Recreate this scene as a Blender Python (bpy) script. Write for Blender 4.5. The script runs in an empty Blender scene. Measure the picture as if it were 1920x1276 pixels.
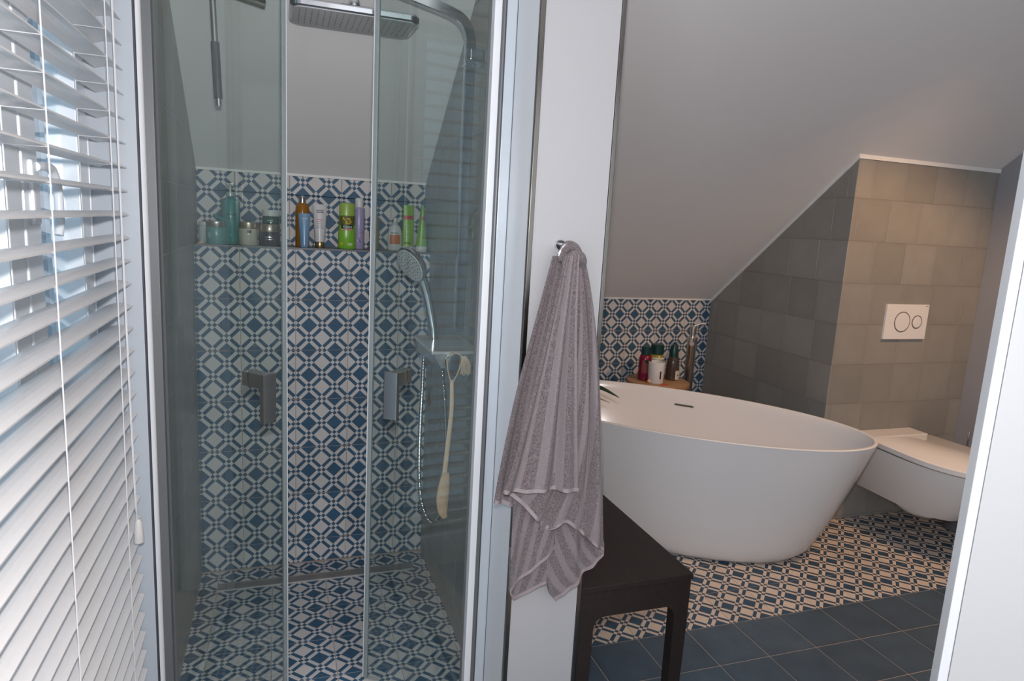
import bpy, bmesh, math, random
from mathutils import Vector, Matrix
random.seed(4)
SC = bpy.context.scene
COL = SC.collection
PI = math.pi
V = Vector

# ------------------------------------------------------------------ camera, world, lights, exposure
CAM_H = 1.4065
cam = bpy.data.cameras.new('camera'); cam_o = bpy.data.objects.new('camera', cam); COL.objects.link(cam_o)
cam.sensor_width = 36.0; cam.lens = 23.685; cam.clip_start = 0.02
right = V((0.94544992, -0.32124867, 0.05407163))
down = V((-0.00441891, -0.17861379, -0.98390934))
fwd = V((0.3257375, 0.92999807, -0.17028996))
m = Matrix.Identity(4)
for r_ in range(3):
    m[r_][0] = right[r_]; m[r_][1] = -down[r_]; m[r_][2] = -fwd[r_]
m[2][3] = CAM_H
cam_o.matrix_world = m
SC.camera = cam_o

SC.view_settings.view_transform = 'Standard'
SC.view_settings.look = 'None'
SC.view_settings.gamma = 1.0
SC.view_settings.use_curve_mapping = False
SC.view_settings.exposure = 0.0

world = bpy.data.worlds.new('world'); SC.world = world; world.use_nodes = True
bg = world.node_tree.nodes['Background']
bg.inputs[0].default_value = (0.52, 0.70, 0.86, 1); bg.inputs[1].default_value = 0.95

def lamp(name, kind, loc, energy, color, **kw):
    l = bpy.data.lights.new(name, kind); l.energy = energy; l.color = color
    for k, v_ in kw.items(): setattr(l, k, v_)
    o = bpy.data.objects.new(name, l); o.location = loc; COL.objects.link(o)
    return o
flash = lamp('camera_flash', 'POINT', (0.01, 0.03, 1.49), 65.0, (1.0, 0.955, 0.945), shadow_soft_size=0.02)
warm = lamp('bathroom_downlight', 'SPOT', (2.62, 1.34, 2.42), 84.0, (1.0, 0.57, 0.29), shadow_soft_size=0.05, spot_size=math.radians(84), spot_blend=.6)
warm.rotation_euler = (math.radians(27), 0, math.radians(-6))
fill = lamp('room_fill', 'AREA', (1.2, -1.22, 1.5), 13.0, (0.86, 0.94, 1.0), shape='RECTANGLE', size=2.2, size_y=1.6)  # added soft fill from behind the camera; no window is built there
fill.rotation_euler = (math.radians(90), 0, 0)

# ------------------------------------------------------------------ materials
def lin(c):
    return tuple((x/12.92 if x <= .04045 else ((x+.055)/1.055)**2.4) for x in [v_/255 for v_ in c])
class NT:
    def __init__(s, name):
        s.m = bpy.data.materials.new(name); s.m.use_nodes = True
        s.t = s.m.node_tree; s.n = s.t.nodes; s.b = s.n['Principled BSDF']; s.out = s.n['Material Output']
    def new(s, t, **kw):
        n = s.n.new(t)
        for k, v_ in kw.items(): setattr(n, k, v_)
        return n
    def link(s, a, b): s.t.links.new(a, b)
    def put(s, sock, v_):
        if isinstance(v_, bpy.types.NodeSocket): s.link(v_, sock)
        elif v_ is not None:
            if hasattr(sock.default_value, '__len__') and not hasattr(v_, '__len__'): v_ = (v_,)*len(sock.default_value)
            sock.default_value = v_
    def math(s, op, a, b=None, c=None):
        n = s.new('ShaderNodeMath', operation=op)
        for i, x in enumerate((a, b, c)):
            if x is not None: s.put(n.inputs[i], x)
        return n.outputs[0]
    def mix(s, f, a, b):
        n = s.new('ShaderNodeMix', data_type='RGBA')
        s.put(n.inputs[0], f)
        s.put(n.inputs[6], a if isinstance(a, bpy.types.NodeSocket) else (*a, 1)); s.put(n.inputs[7], b if isinstance(b, bpy.types.NodeSocket) else (*b, 1))
        return n.outputs[2]
    def noise(s, vec, scale, detail=3, rough=.55):
        n = s.new('ShaderNodeTexNoise'); n.inputs['Scale'].default_value = scale; n.inputs['Detail'].default_value = detail
        n.inputs['Roughness'].default_value = rough
        if vec is not None: s.link(vec, n.inputs['Vector'])
        return n.outputs[0]
    def ramp(s, f, stops):
        n = s.new('ShaderNodeValToRGB'); s.link(f, n.inputs[0])
        e = n.color_ramp.elements
        while len(e) > 1: e.remove(e[-1])
        e[0].position = stops[0][0]; e[0].color = (*stops[0][1], 1)
        for p_, c in stops[1:]:
            x = e.new(p_); x.color = (*c, 1)
        return n.outputs[0]
    def bump(s, h, strength, dist=.001):
        n = s.new('ShaderNodeBump'); n.inputs['Strength'].default_value = strength; n.inputs['Distance'].default_value = dist
        s.link(h, n.inputs['Height']); s.link(n.outputs[0], s.b.inputs['Normal'])
    def coord(s, which='Object'): return s.new('ShaderNodeTexCoord').outputs[which]
    def set(s, color=None, rough=None, metal=None, **kw):
        if color is not None: s.put(s.b.inputs['Base Color'], color if isinstance(color, bpy.types.NodeSocket) else (*color, 1))
        if rough is not None: s.put(s.b.inputs['Roughness'], rough)
        if metal is not None: s.b.inputs['Metallic'].default_value = metal
        for k, v_ in kw.items(): s.put(s.b.inputs[k.replace('_', ' ')], v_)
        return s.m

def plain(name, color, rough=.5, metal=0., var=.06, scale=30., bump=0., **kw):
    s = NT(name); f = s.noise(s.coord(), scale)
    a = tuple(c*(1-var) for c in color); b = tuple(min(1, c*(1+var)) for c in color)
    s.set(s.mix(f, a, b), rough, metal, **kw)
    if bump: s.bump(f, bump)
    return s.m

def patterned(name, blue, light):
    s = NT(name)
    sep = s.new('ShaderNodeSeparateXYZ'); s.link(s.coord('UV'), sep.inputs[0])
    x, y = sep.outputs[0], sep.outputs[1]
    u = s.math('MULTIPLY_ADD', s.math('ADD', x, y), 2.0, .5)
    v_ = s.math('MULTIPLY_ADD', s.math('SUBTRACT', x, y), 2.0, .5)
    def cell(t):
        fl = s.math('FLOOR', s.math('ADD', t, .5))
        band = s.math('GREATER_THAN', s.math('ABSOLUTE', s.math('SUBTRACT', t, fl)), .316)
        return fl, band
    fu, bu = cell(u); fv, bv = cell(v_)
    tot = s.math('ADD', s.math('ADD', fu, fv), s.math('ADD', bu, bv))
    par = s.math('GREATER_THAN', s.math('FLOORED_MODULO', tot, 2.0), .5)   # 1 = light
    oi = s.new('ShaderNodeObjectInfo')
    w = s.new('ShaderNodeVectorMath', operation='ADD'); s.link(s.coord('Object'), w.inputs[0]); s.link(oi.outputs['Location'], w.inputs[1])
    n1 = s.noise(w.outputs[0], 22, 4); n2 = s.noise(w.outputs[0], 260, 2)
    b = s.mix(n1, tuple(c*.80 for c in blue), tuple(c*1.25 for c in blue))
    l = s.mix(n1, tuple(c*.93 for c in light), tuple(min(1, c*1.06) for c in light))
    c = s.mix(par, b, l)
    hs = s.new('ShaderNodeHueSaturation'); s.link(c, hs.inputs['Color'])
    s.link(s.math('MULTIPLY_ADD', oi.outputs['Random'], .14, .93), hs.inputs['Value'])
    s.set(hs.outputs[0], s.math('MULTIPLY_ADD', n1, .2, .42)); s.b.inputs['Specular IOR Level'].default_value = .35
    s.bump(n2, .15)
    return s.m

def cement(name, base, dark, rough=.38, edge=.5, spec=.5):
    s = NT(name)
    oi = s.new('ShaderNodeObjectInfo')
    w = s.new('ShaderNodeVectorMath', operation='ADD'); s.link(s.coord('Object'), w.inputs[0]); s.link(oi.outputs['Location'], w.inputs[1])
    n1 = s.noise(w.outputs[0], 9, 4, .6); n2 = s.noise(w.outputs[0], 120, 3)
    sep = s.new('ShaderNodeSeparateXYZ'); s.link(s.coord('UV'), sep.inputs[0])
    dx = s.math('ABSOLUTE', s.math('SUBTRACT', sep.outputs[0], .5)); dy = s.math('ABSOLUTE', s.math('SUBTRACT', sep.outputs[1], .5))
    e = s.math('POWER', s.math('MULTIPLY', s.math('MAXIMUM', dx, dy), 2.0), 9.0)
    c = s.mix(n1, dark, base)
    c = s.mix(s.math('MULTIPLY', s.math('MULTIPLY', e, edge), n1), c, tuple(x*.62 for x in dark))
    hs = s.new('ShaderNodeHueSaturation'); s.link(c, hs.inputs['Color'])
    s.link(s.math('MULTIPLY_ADD', oi.outputs['Random'], .20, .90), hs.inputs['Value'])
    s.set(hs.outputs[0], s.math('MULTIPLY_ADD', n2, .12, rough)); s.b.inputs['Specular IOR Level'].default_value = spec
    s.bump(n2, .12)
    return s.m

def chrome(name, col=(.62, .63, .65), rough=.12):
    s = NT(name); n = s.noise(s.coord(), 60, 3)
    s.set(col, s.math('MULTIPLY_ADD', n, .12, rough), 1.0); return s.m

def streaked_glass(name, tint, haze, hcol):
    s = NT(name)
    tr = s.new('ShaderNodeBsdfTransparent'); tr.inputs[0].default_value = (*tint, 1)
    gl = s.new('ShaderNodeBsdfGlossy'); gl.inputs['Roughness'].default_value = .015; gl.inputs[0].default_value = (1, 1, 1, 1)
    df = s.new('ShaderNodeBsdfDiffuse'); df.inputs[0].default_value = (*hcol, 1)
    mp = s.new('ShaderNodeMapping'); s.link(s.coord(), mp.inputs[0]); mp.inputs['Scale'].default_value = (60, 60, 2.5)
    n = s.noise(mp.outputs[0], 1.0, 4, .7); n2 = s.noise(s.coord(), 5, 3)
    hz = s.math('MULTIPLY', s.math('MULTIPLY_ADD', n, 1.0, .35), s.math('MULTIPLY', s.math('ADD', n2, .45), haze))
    m1 = s.new('ShaderNodeMixShader'); s.link(hz, m1.inputs[0]); s.link(tr.outputs[0], m1.inputs[1]); s.link(df.outputs[0], m1.inputs[2])
    fr = s.new('ShaderNodeFresnel'); fr.inputs[0].default_value = 1.5
    m2 = s.new('ShaderNodeMixShader'); gm = s.new('ShaderNodeNewGeometry'); s.link(s.math('MULTIPLY', s.math('MULTIPLY', fr.outputs[0], 1.9), s.math('SUBTRACT', 1.0, gm.outputs['Backfacing'])), m2.inputs[0]); s.link(m1.outputs[0], m2.inputs[1]); s.link(gl.outputs[0], m2.inputs[2])
    s.link(m2.outputs[0], s.out.inputs['Surface'])
    return s.m

BLUE = (.040, .105, .185); LIGHT = (.62, .60, .60)
M = {}
M['pat'] = patterned('patterned_cement_tile', BLUE, LIGHT)
M['pat_floor'] = patterned('patterned_floor_tile', (.030, .070, .120), (.64, .54, .45))
M['solid'] = cement('slate_blue_tile', (.078, .120, .160), (.024, .046, .072), .45, .3)
M['grey'] = cement('grey_cement_tile', (.33, .32, .295), (.25, .24, .222), .30, .45)
M['grout'] = plain('grout', (.36, .30, .265), .9)
M['grout_l'] = plain('grey_grout', (.24, .225, .20), .9)
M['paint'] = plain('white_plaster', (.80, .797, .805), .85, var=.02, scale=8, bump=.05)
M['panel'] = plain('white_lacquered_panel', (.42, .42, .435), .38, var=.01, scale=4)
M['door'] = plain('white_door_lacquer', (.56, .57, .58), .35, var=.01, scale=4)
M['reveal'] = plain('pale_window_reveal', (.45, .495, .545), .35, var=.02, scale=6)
M['wall'] = plain('grey_wall_paint', (.30, .31, .34), .8, var=.03, scale=10)
M['caulk'] = plain('white_cornice', (.85, .85, .84), .6)
M['dgrey'] = plain('dark_grey_shelf_stone', (.10, .115, .13), .4)
M['chrome'] = chrome('chrome')
M['trim'] = chrome('dark_polished_trim', (.20, .185, .17), .14)
M['brushed'] = chrome('brushed_steel', (.42, .40, .38), .32)
M['alu'] = plain('satin_aluminium', (.54, .60, .66), .35, .1, var=.03)
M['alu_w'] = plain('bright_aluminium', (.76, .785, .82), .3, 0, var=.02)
M['alu_g'] = plain('grey_aluminium', (.15, .157, .165), .42, .2, var=.03)  # grey tone for the left post, right rounded strip and hinge rails
M['gap_strip'] = plain('dark_gap_strip', (.05, .055, .07), .6)  # dark colour for strips drawn in the shaded gaps beside the posts
M['glass'] = streaked_glass('shower_glass', (.91, .95, .937), .026, (.50, .58, .57))
M['seal'] = plain('translucent_edge_seal', (.27, .31, .32), .25, 0, var=.1, scale=80)
M['pvc'] = plain('white_window_plastic', (.76, .80, .84), .25, var=.02)
M['pane'] = streaked_glass('window_glass', (.86, .93, .96), .02, (.5, .6, .7))
M['slat'] = plain('white_slat_lacquer', (.71, .69, .685), .30, var=.03, scale=60)
M['cord'] = plain('white_cord', (.72, .71, .72), .8)
M['ceramic'] = plain('white_sanitary_ceramic', (.82, .81, .81), .10, var=.01, scale=4, Coat_Weight=.3)
M['acrylic'] = plain('white_tub_acrylic', (.84, .84, .85), .16, var=.01, scale=4, Coat_Weight=.25)
M['black'] = plain('black_plastic', (.015, .015, .018), .4)
M['darkslot'] = plain('dark_joint', (.04, .035, .03), .8)
M['tassel'] = plain('cream_tassel_plastic', (.62, .60, .58), .4)
M['tan'] = plain('tan_sisal', (.56, .38, .25), .85, var=.2, scale=200, bump=.5)
M['tan2'] = plain('pale_sisal_pad', (.62, .46, .33), .9, var=.2, scale=150, bump=.8)
M['nozzle'] = plain('grey_nozzle_face', (.50, .52, .53), .35)
M['rubber'] = plain('dark_rubber', (.03, .033, .03), .6)
M['grip'] = plain('dark_grey_grip', (.085, .095, .10), .5)

def wood(name, a, b, axis=1, scale=26., rough=.45):
    s = NT(name); mp = s.new('ShaderNodeMapping'); s.link(s.coord(), mp.inputs[0])
    sc = [scale]*3; sc[axis] = 1.6; mp.inputs['Scale'].default_value = sc
    n = s.noise(mp.outputs[0], 2.0, 5, .65)
    s.set(s.mix(n, a, b), rough); s.bump(n, .25); return s.m
M['darkwood'] = wood('black_brown_wood', (.009, .0065, .006), (.033, .022, .019))
M['oak'] = wood('round_table_wood', (.30, .17, .08), (.48, .30, .16), 0, 20)

def terry(name):
    s = NT(name)
    sep = s.new('ShaderNodeSeparateXYZ'); s.link(s.coord('UV'), sep.inputs[0])
    st = s.math('GREATER_THAN', s.math('FRACT', sep.outputs[0]), .55)
    n = s.ramp(s.noise(s.coord(), 300, 3, .8), [(.30, (0, 0, 0)), (.70, (1, 1, 1))])
    a = s.mix(n, (.035, .026, .030), (.30, .245, .255)); b = s.mix(n, (.175, .147, .158), (.255, .218, .230))
    c = s.mix(st, a, b)
    s.set(c, .95); s.b.inputs['Sheen Weight'].default_value = .25
    h = s.math('ADD', s.math('MULTIPLY', n, s.math('MULTIPLY_ADD', st, -.6, 1.0)), s.math('MULTIPLY', s.math('SUBTRACT', 1.0, st), .8))
    s.bump(h, .8, .0022); return s.m
M['terry'] = terry('mauve_terry_cloth')
M['hem'] = plain('mauve_woven_hem', (.29, .245, .255), .8, var=.12, scale=150, bump=.3)
def clear(name, col, rough=.1, tr=.85, ior=1.4):
    s = NT(name); s.set(col, rough, 0, Transmission_Weight=tr, IOR=ior); return s.m
SHINY = {}
def C(name, col, rough=.28, metal=0., **kw):
    if name not in SHINY: SHINY[name] = plain(name, col, rough, metal, var=.03, **kw)
    return SHINY[name]

# ------------------------------------------------------------------ mesh helpers
def link_mesh(name, me, mat=None, parent=None, mw=None):
    o = bpy.data.objects.new(name, me); COL.objects.link(o)
    if mat and not me.materials: me.materials.append(mat)
    if parent: o.parent = parent
    if mw is not None: o.matrix_local = mw
    return o
def obj(name, bm, mat, parent=None, smooth=False):
    me = bpy.data.meshes.new(name); bmesh.ops.recalc_face_normals(bm, faces=bm.faces[:]); bm.to_mesh(me); bm.free()
    if smooth:
        for p in me.polygons: p.use_smooth = True
        try: me.set_sharp_from_angle(angle=math.radians(38))
        except Exception: pass
    return link_mesh(name, me, mat, parent)
def tag(o, label=None, cat=None, group=None, kind=None):
    if label: o['label'] = label
    if cat: o['category'] = cat
    if group: o['group'] = group
    if kind: o['kind'] = kind
    return o
def empty(name, loc, label, cat, group=None, rotz=0):
    o = bpy.data.objects.new(name, None); o.location = loc; o.rotation_euler = (0, 0, rotz); o.empty_display_size = .05
    COL.objects.link(o); return tag(o, label, cat, group)
def box(bm, x0, x1, y0, y1, z0, z1, bev=0):
    r = bmesh.ops.create_cube(bm, size=1)
    vs = r['verts']
    for v_ in vs:
        v_.co = V(((x0+x1)/2 + v_.co.x*(x1-x0), (y0+y1)/2 + v_.co.y*(y1-y0), (z0+z1)/2 + v_.co.z*(z1-z0)))
    if bev:
        es = list({e for v_ in vs for e in v_.link_edges})
        bmesh.ops.bevel(bm, geom=es, offset=bev, segments=2, affect='EDGES', profile=.6)
    return bm
def B(*a, **k): return box(bmesh.new(), *a, **k)
def prism_yz(bm, pts, x0, x1):
    a = [bm.verts.new((x0, y, z)) for y, z in pts]; b = [bm.verts.new((x1, y, z)) for y, z in pts]
    bm.faces.new(a); bm.faces.new(b[::-1]); n = len(pts)
    for i in range(n): bm.faces.new((a[i], a[(i+1) % n], b[(i+1) % n], b[i]))
    return bm
def lathe(prof, seg=28, cx=0, cy=0, cap=True, sx=1., sy=1.):
    bm = bmesh.new(); rings = []
    for r, z in prof:
        rings.append([bm.verts.new((cx+sx*r*math.cos(2*PI*i/seg), cy+sy*r*math.sin(2*PI*i/seg), z)) for i in range(seg)])
    for a, b in zip(rings, rings[1:]):
        for i in range(seg): bm.faces.new((a[i], a[(i+1) % seg], b[(i+1) % seg], b[i]))
    if cap:
        bm.faces.new(rings[0][::-1]); bm.faces.new(rings[-1])
    return bm
def loft(rings, cap0=True, cap1=True, bm=None):
    bm = bm or bmesh.new(); R_ = [[bm.verts.new(p) for p in r] for r in rings]
    n = len(R_[0])
    for a, b in zip(R_, R_[1:]):
        for i in range(n): bm.faces.new((a[i], a[(i+1) % n], b[(i+1) % n], b[i]))
    if cap0: bm.faces.new(R_[0][::-1])
    if cap1: bm.faces.new(R_[-1])
    return bm
def crom(pts, k=8):
    P = [V(p) for p in pts]; P = [P[0]*2-P[1]] + P + [P[-1]*2-P[-2]]; out = []
    for i in range(1, len(P)-2):
        for j in range(k):
            t = j/k; a, b, c, d = P[i-1:i+3]
            out.append(.5*((2*b)+(c-a)*t+(2*a-5*b+4*c-d)*t*t+(3*b-a-3*c+d)*t**3))
    out.append(P[-2]); return out
def tube(pts, r, seg=8, bm=None, smooth=0, cross=None):
    P = crom(pts, smooth) if smooth else [V(p) for p in pts]
    rings = []; n = len(P); nrm = None
    for i, p in enumerate(P):
        t = (P[min(i+1, n-1)]-P[max(i-1, 0)]).normalized()
        if nrm is None:
            nrm = t.orthogonal().normalized() if abs(t.z) > .9 else V((0, 0, 1)).cross(t).normalized()
            if abs(t.z) > .9: nrm = V((1, 0, 0)) - t*t.x; nrm.normalize()
        nrm = (nrm - t*nrm.dot(t)).normalized(); bi = t.cross(nrm)
        rr = r(i/(n-1)) if callable(r) else r
        if cross: rings.append([p + nrm*x*rr + bi*y*rr for x, y in cross])
        else: rings.append([p + (nrm*math.cos(2*PI*k/seg)+bi*math.sin(2*PI*k/seg))*rr for k in range(seg)])
    return loft(rings, bm=bm)
def superell(a, b, n, seg, cx=0, cy=0, z=0):
    out = []
    for i in range(seg):
        t = 2*PI*i/seg; c, s = math.cos(t), math.sin(t)
        out.append(V((cx+a*math.copysign(abs(c)**(2/n), c), cy+b*math.copysign(abs(s)**(2/n), s), z)))
    return out
def cyl_patch(r, z0, z1, a0, a1, seg=10, sx=1., sy=1., eps=.0006):
    bm = bmesh.new(); L = []
    for i in range(seg+1):
        a = a0+(a1-a0)*i/seg
        for rr in (r+eps, r-.0002):
            for z in (z0, z1): L.append(bm.verts.new((sx*rr*math.cos(a), sy*rr*math.sin(a), z)))
    for i in range(seg):
        p = L[i*4:(i+1)*4]; q = L[(i+1)*4:(i+2)*4]
        bm.faces.new((p[0], q[0], q[1], p[1])); bm.faces.new((p[2], p[3], q[3], q[2]))
        bm.faces.new((p[1], q[1], q[3], p[3])); bm.faces.new((p[0], p[2], q[2], q[0]))
    for e in (L[:4], L[-4:]): bm.faces.new((e[0], e[1], e[3], e[2]))
    return bm
def text(name, body, size, loc, mat, parent, rot=(PI/2, 0, 0), depth=.0003, bend=None):
    cu = bpy.data.curves.new(name, 'FONT'); cu.body = body; cu.size = size; cu.align_x = 'CENTER'; cu.align_y = 'CENTER'; cu.extrude = depth
    t = bpy.data.objects.new(name+'_tmp', cu); COL.objects.link(t)
    bpy.context.view_layer.update()
    me = bpy.data.meshes.new_from_object(t.evaluated_get(bpy.context.evaluated_depsgraph_get()))
    bpy.data.objects.remove(t); me.name = name
    if bend:
        for v_ in me.vertices:       # wrap round a cylinder of radius bend centred behind the text
            a = v_.co.x/bend; d = v_.co.z
            v_.co = V(((bend+d)*math.sin(a), v_.co.y, (bend+d)*math.cos(a)-bend))
    o = link_mesh(name, me, mat, parent); o.location = loc; o.rotation_euler = rot
    return o

# ------------------------------------------------------------------ tiles
_tile_cache = {}
def clip(poly, a, b, c):      # keep a*x+b*y<=c
    out = []
    for i in range(len(poly)):
        p, q = poly[i], poly[(i+1) % len(poly)]
        dp = a*p[0]+b*p[1]-c; dq = a*q[0]+b*q[1]-c
        if dp <= 0: out.append(p)
        if dp*dq < 0:
            t = dp/(dp-dq); out.append((p[0]+(q[0]-p[0])*t, p[1]+(q[1]-p[1])*t))
    return out
def area(p): return abs(sum(p[i][0]*p[(i+1) % len(p)][1]-p[(i+1) % len(p)][0]*p[i][1] for i in range(len(p))))/2
def tile_mesh(poly, T, t, bev=.0012, rot=0):
    bm = bmesh.new(); uvl = bm.loops.layers.uv.new('UVMap')
    cx = sum(p[0] for p in poly)/len(poly); cy = sum(p[1] for p in poly)/len(poly)
    def inset(p):
        dx, dy = cx-p[0], cy-p[1]; l = math.hypot(dx, dy); return (p[0]+dx/l*bev*1.4, p[1]+dy/l*bev*1.4)
    r0 = [bm.verts.new((x, y, 0)) for x, y in poly]; r1 = [bm.verts.new((x, y, t-bev)) for x, y in poly]
    r2 = [bm.verts.new((*inset(p), t)) for p in poly]; n = len(poly)
    for a, b in ((r0, r1), (r1, r2)):
        for i in range(n): bm.faces.new((a[i], a[(i+1) % n], b[(i+1) % n], b[i]))
    bm.faces.new(r2)
    for f in bm.faces:
        for l in f.loops: l[uvl].uv = (l.vert.co.x/T, l.vert.co.y/T)
    me = bpy.data.meshes.new('tile'); bm.to_mesh(me); bm.free(); return me
def tiles(parent, origin, U, Vv, outline, mat, T=.2, off=(0, 0), t=.005, joint=.0016, stagger=0, skip=None, jitter=.0003, name='tile'):
    """origin: world point of (0,0); U,Vv in-plane axes; outline: convex CCW polygon in (u,v); off: a joint crossing."""
    U, Vv = V(U), V(Vv); N = U.cross(Vv); origin = V(origin)
    us = [p[0] for p in outline]; vs = [p[1] for p in outline]
    j0 = math.floor((min(vs)-off[1])/T); j1 = math.ceil((max(vs)-off[1])/T)
    planes = []
    n = len(outline)
    for i in range(n):
        p, q = outline[i], outline[(i+1) % n]; ax, ay = q[1]-p[1], -(q[0]-p[0]); l = math.hypot(ax, ay)
        ax /= l; ay /= l; planes.append((ax, ay, ax*p[0]+ay*p[1]))
    cnt = 0
    for j in range(j0, j1):
        rng = random.Random(j*77+3)
        sh = (rng.choice([0, .33, .5, .66])*T) if stagger else 0
        i0 = math.floor((min(us)-off[0]-sh)/T); i1 = math.ceil((max(us)-off[0]-sh)/T)
        for i in range(i0, i1):
            u0 = off[0]+sh+i*T; v0 = off[1]+j*T; g = joint/2
            if skip and skip(u0+T/2, v0+T/2): continue
            full = [(g, g), (T-g, g), (T-g, T-g), (g, T-g)]
            poly = full
            for a, b, c in planes:
                poly = clip(poly, a, b, c-a*u0-b*v0)
                if len(poly) < 3: break
            if len(poly) < 3 or area(poly) < 1.2e-4: continue
            isfull = abs(area(poly)-area(full)) < 1e-9
            key = (mat.name, T, t)
            if isfull and key in _tile_cache: me = _tile_cache[key]
            else:
                me = tile_mesh(poly, T, t); me.materials.append(mat)
                if isfull: _tile_cache[key] = me
            o = bpy.data.objects.new(name, me); COL.objects.link(o); o.parent = parent
            mw = Matrix((( U.x, Vv.x, N.x, 0), (U.y, Vv.y, N.y, 0), (U.z, Vv.z, N.z, 0), (0, 0, 0, 1)))
            mw.translation = origin + U*u0 + Vv*v0 + N*random.uniform(-jitter, 0)
            o.matrix_local = mw; cnt += 1
    return cnt

# ------------------------------------------------------------------ room shell
XL, XR = -.2967, .5813           # shower side walls
YS, YU = 2.7288, 2.86            # shelf front / upper wall
ZSH = 1.2724                     # shelf height
ZF = -.033                       # shower floor
YT = 3.5513; YB = 2.5337; XC = 2.5425; XD = 3.4566
YD0, YDF = 1.50, 1.69
K = .939            # divider front, shower door line
S = .78439
def ceil(y): return 1.0134 + S*(YT-y)
T5 = .005
G1 = .0011    # joints lie this far below the tile faces

def struct(name, bm, mat): return tag(obj(name, bm, mat), kind='structure')
bm = bmesh.new()
yt = 3.72
prism_yz(bm, [(yt, ceil(yt)), (1.655, 2.5), (-1.3, 2.5), (-1.3, 2.6), (1.62, 2.6), (yt, ceil(yt)+.13)], -.62, 3.65)
struct('ceiling', bm, M['paint'])
# left wall with the window opening and the shower's left side
bm = bmesh.new()
box(bm, -.58, XL-G1, 1.643, 2.95, -.12, 1.52); prism_yz(bm, [(1.643, 1.52), (2.86, 1.52), (2.86, ceil(2.86)-.003), (1.657, 2.495), (1.643, 2.495)], -.58, XL-G1)
box(bm, XL-G1, -.282, 1.643, 1.705, -.12, 2.44)
box(bm, -.58, -.282, -1.3, .47, -.12, 2.498); box(bm, -.58, -.282, .47, 1.643, -.12, .13); box(bm, -.58, -.282, .47, 1.643, 2.16, 2.498)
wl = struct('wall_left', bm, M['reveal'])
# tiles on the shower's left side:  u = Y, v = Z, normal +X
tiles(wl, (-.3017, 0, 0), (0, 1, 0), (0, 0, 1), [(YDF+.016, ZF+.006), (YU, ZF+.006), (YU, ceil(YU)-.004), (YDF+.016, ceil(YDF+.016)-.004)], M['grey'], off=(.03, 1.0715), stagger=1)
# shower back wall
bm = bmesh.new(); box(bm, XL-.003, XR+.003, YS+G1, 3.0, -.12, ZSH-.008)
wb = struct('wall_shower_back', bm, M['grout'])
tiles(wb, (0, YS+T5, 0), (1, 0, 0), (0, 0, 1), [(XL, ZF+.006), (XR, ZF+.006), (XR, ZSH-.006), (XL, ZSH-.006)], M['pat'], off=(-.1413, .0715))
obj('shelf_top', B(XL+.0005, XR-.0005, YS-.001, YU, ZSH-.007, ZSH), M['dgrey'], wb)
bm = B(XL-.003, XR+.003, YU+G1, 3.0, ZSH-.008, ceil(3.0)-.004)
wu = struct('wall_shower_upper', bm, M['grout'])
tiles(wu, (0, YU+T5, 0), (1, 0, 0), (0, 0, 1), [(XL, ZSH+.001), (XR, ZSH+.001), (XR, ceil(YU)-.010), (XL, ceil(YU)-.010)], M['pat'], off=(-.1413-.02, ZSH))
tag(obj('trim_1', B(XL, XR, YU-.004, YU, ceil(YU)-.010, ceil(YU)-.001), M['caulk']), kind='structure')
# divider wall between shower and tub room (front end carries the white panel)
bm = bmesh.new()
prism_yz(bm, [(YDF+.0001, -.12), (3.556, -.12), (3.556, ceil(3.556)-.003), (YDF, ceil(YDF)-.003)], XR+G1, .757)
prism_yz(bm, [(YD0, -.12), (YDF, -.12), (YDF, ceil(YDF)-.003), (1.655, 2.497), (YD0, 2.497)], .560, .757)
wd = struct('wall_divider', bm, M['wall'])
tiles(wd, (XR+T5, 0, 0), (0, -1, 0), (0, 0, 1), [(-YU, ZF+.006), (-YDF-.016, ZF+.006), (-YDF-.016, ceil(YDF+.016)-.004), (-YU, ceil(YU)-.004)], M['grey'], off=(.07, 1.0715), stagger=1)
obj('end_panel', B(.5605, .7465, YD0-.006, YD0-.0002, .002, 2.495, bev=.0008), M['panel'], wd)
obj('corner_trim', B(.5485, .5600, YD0-.009, YD0+.004, .002, 2.495, bev=.001), M['trim'], wd)
obj('corner_trim', B(.7470, .7572, YD0-.009, YD0+.004, .002, 2.495, bev=.001), M['trim'], wd)
obj('side_cladding', B(.5550, .5598, YD0+.005, 1.672, .002, 2.49, bev=.001), M['alu_w'], wd)

struct('wall_front', B(-.62, 3.65, -1.4, -1.3, -.14, 2.6), M['panel'])
# floors
bm = B(-.62, 3.65, -1.2, 3.72, -.14, -.04)
fl = struct('floor', bm, M['grout'])
obj('screed', B(.757, XD+.01, 1.20, YT+.02, -.04, -G1), M['grout'], fl)
obj('screed', B(-.31, .757, .3, YDF-.03, -.04, -G1), M['grout'], fl)
obj('screed', B(.757, XD+.01, .3, 1.20, -.04, -G1), M['grout'], fl)
XG, YG = 1.1796, 1.8677
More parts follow.
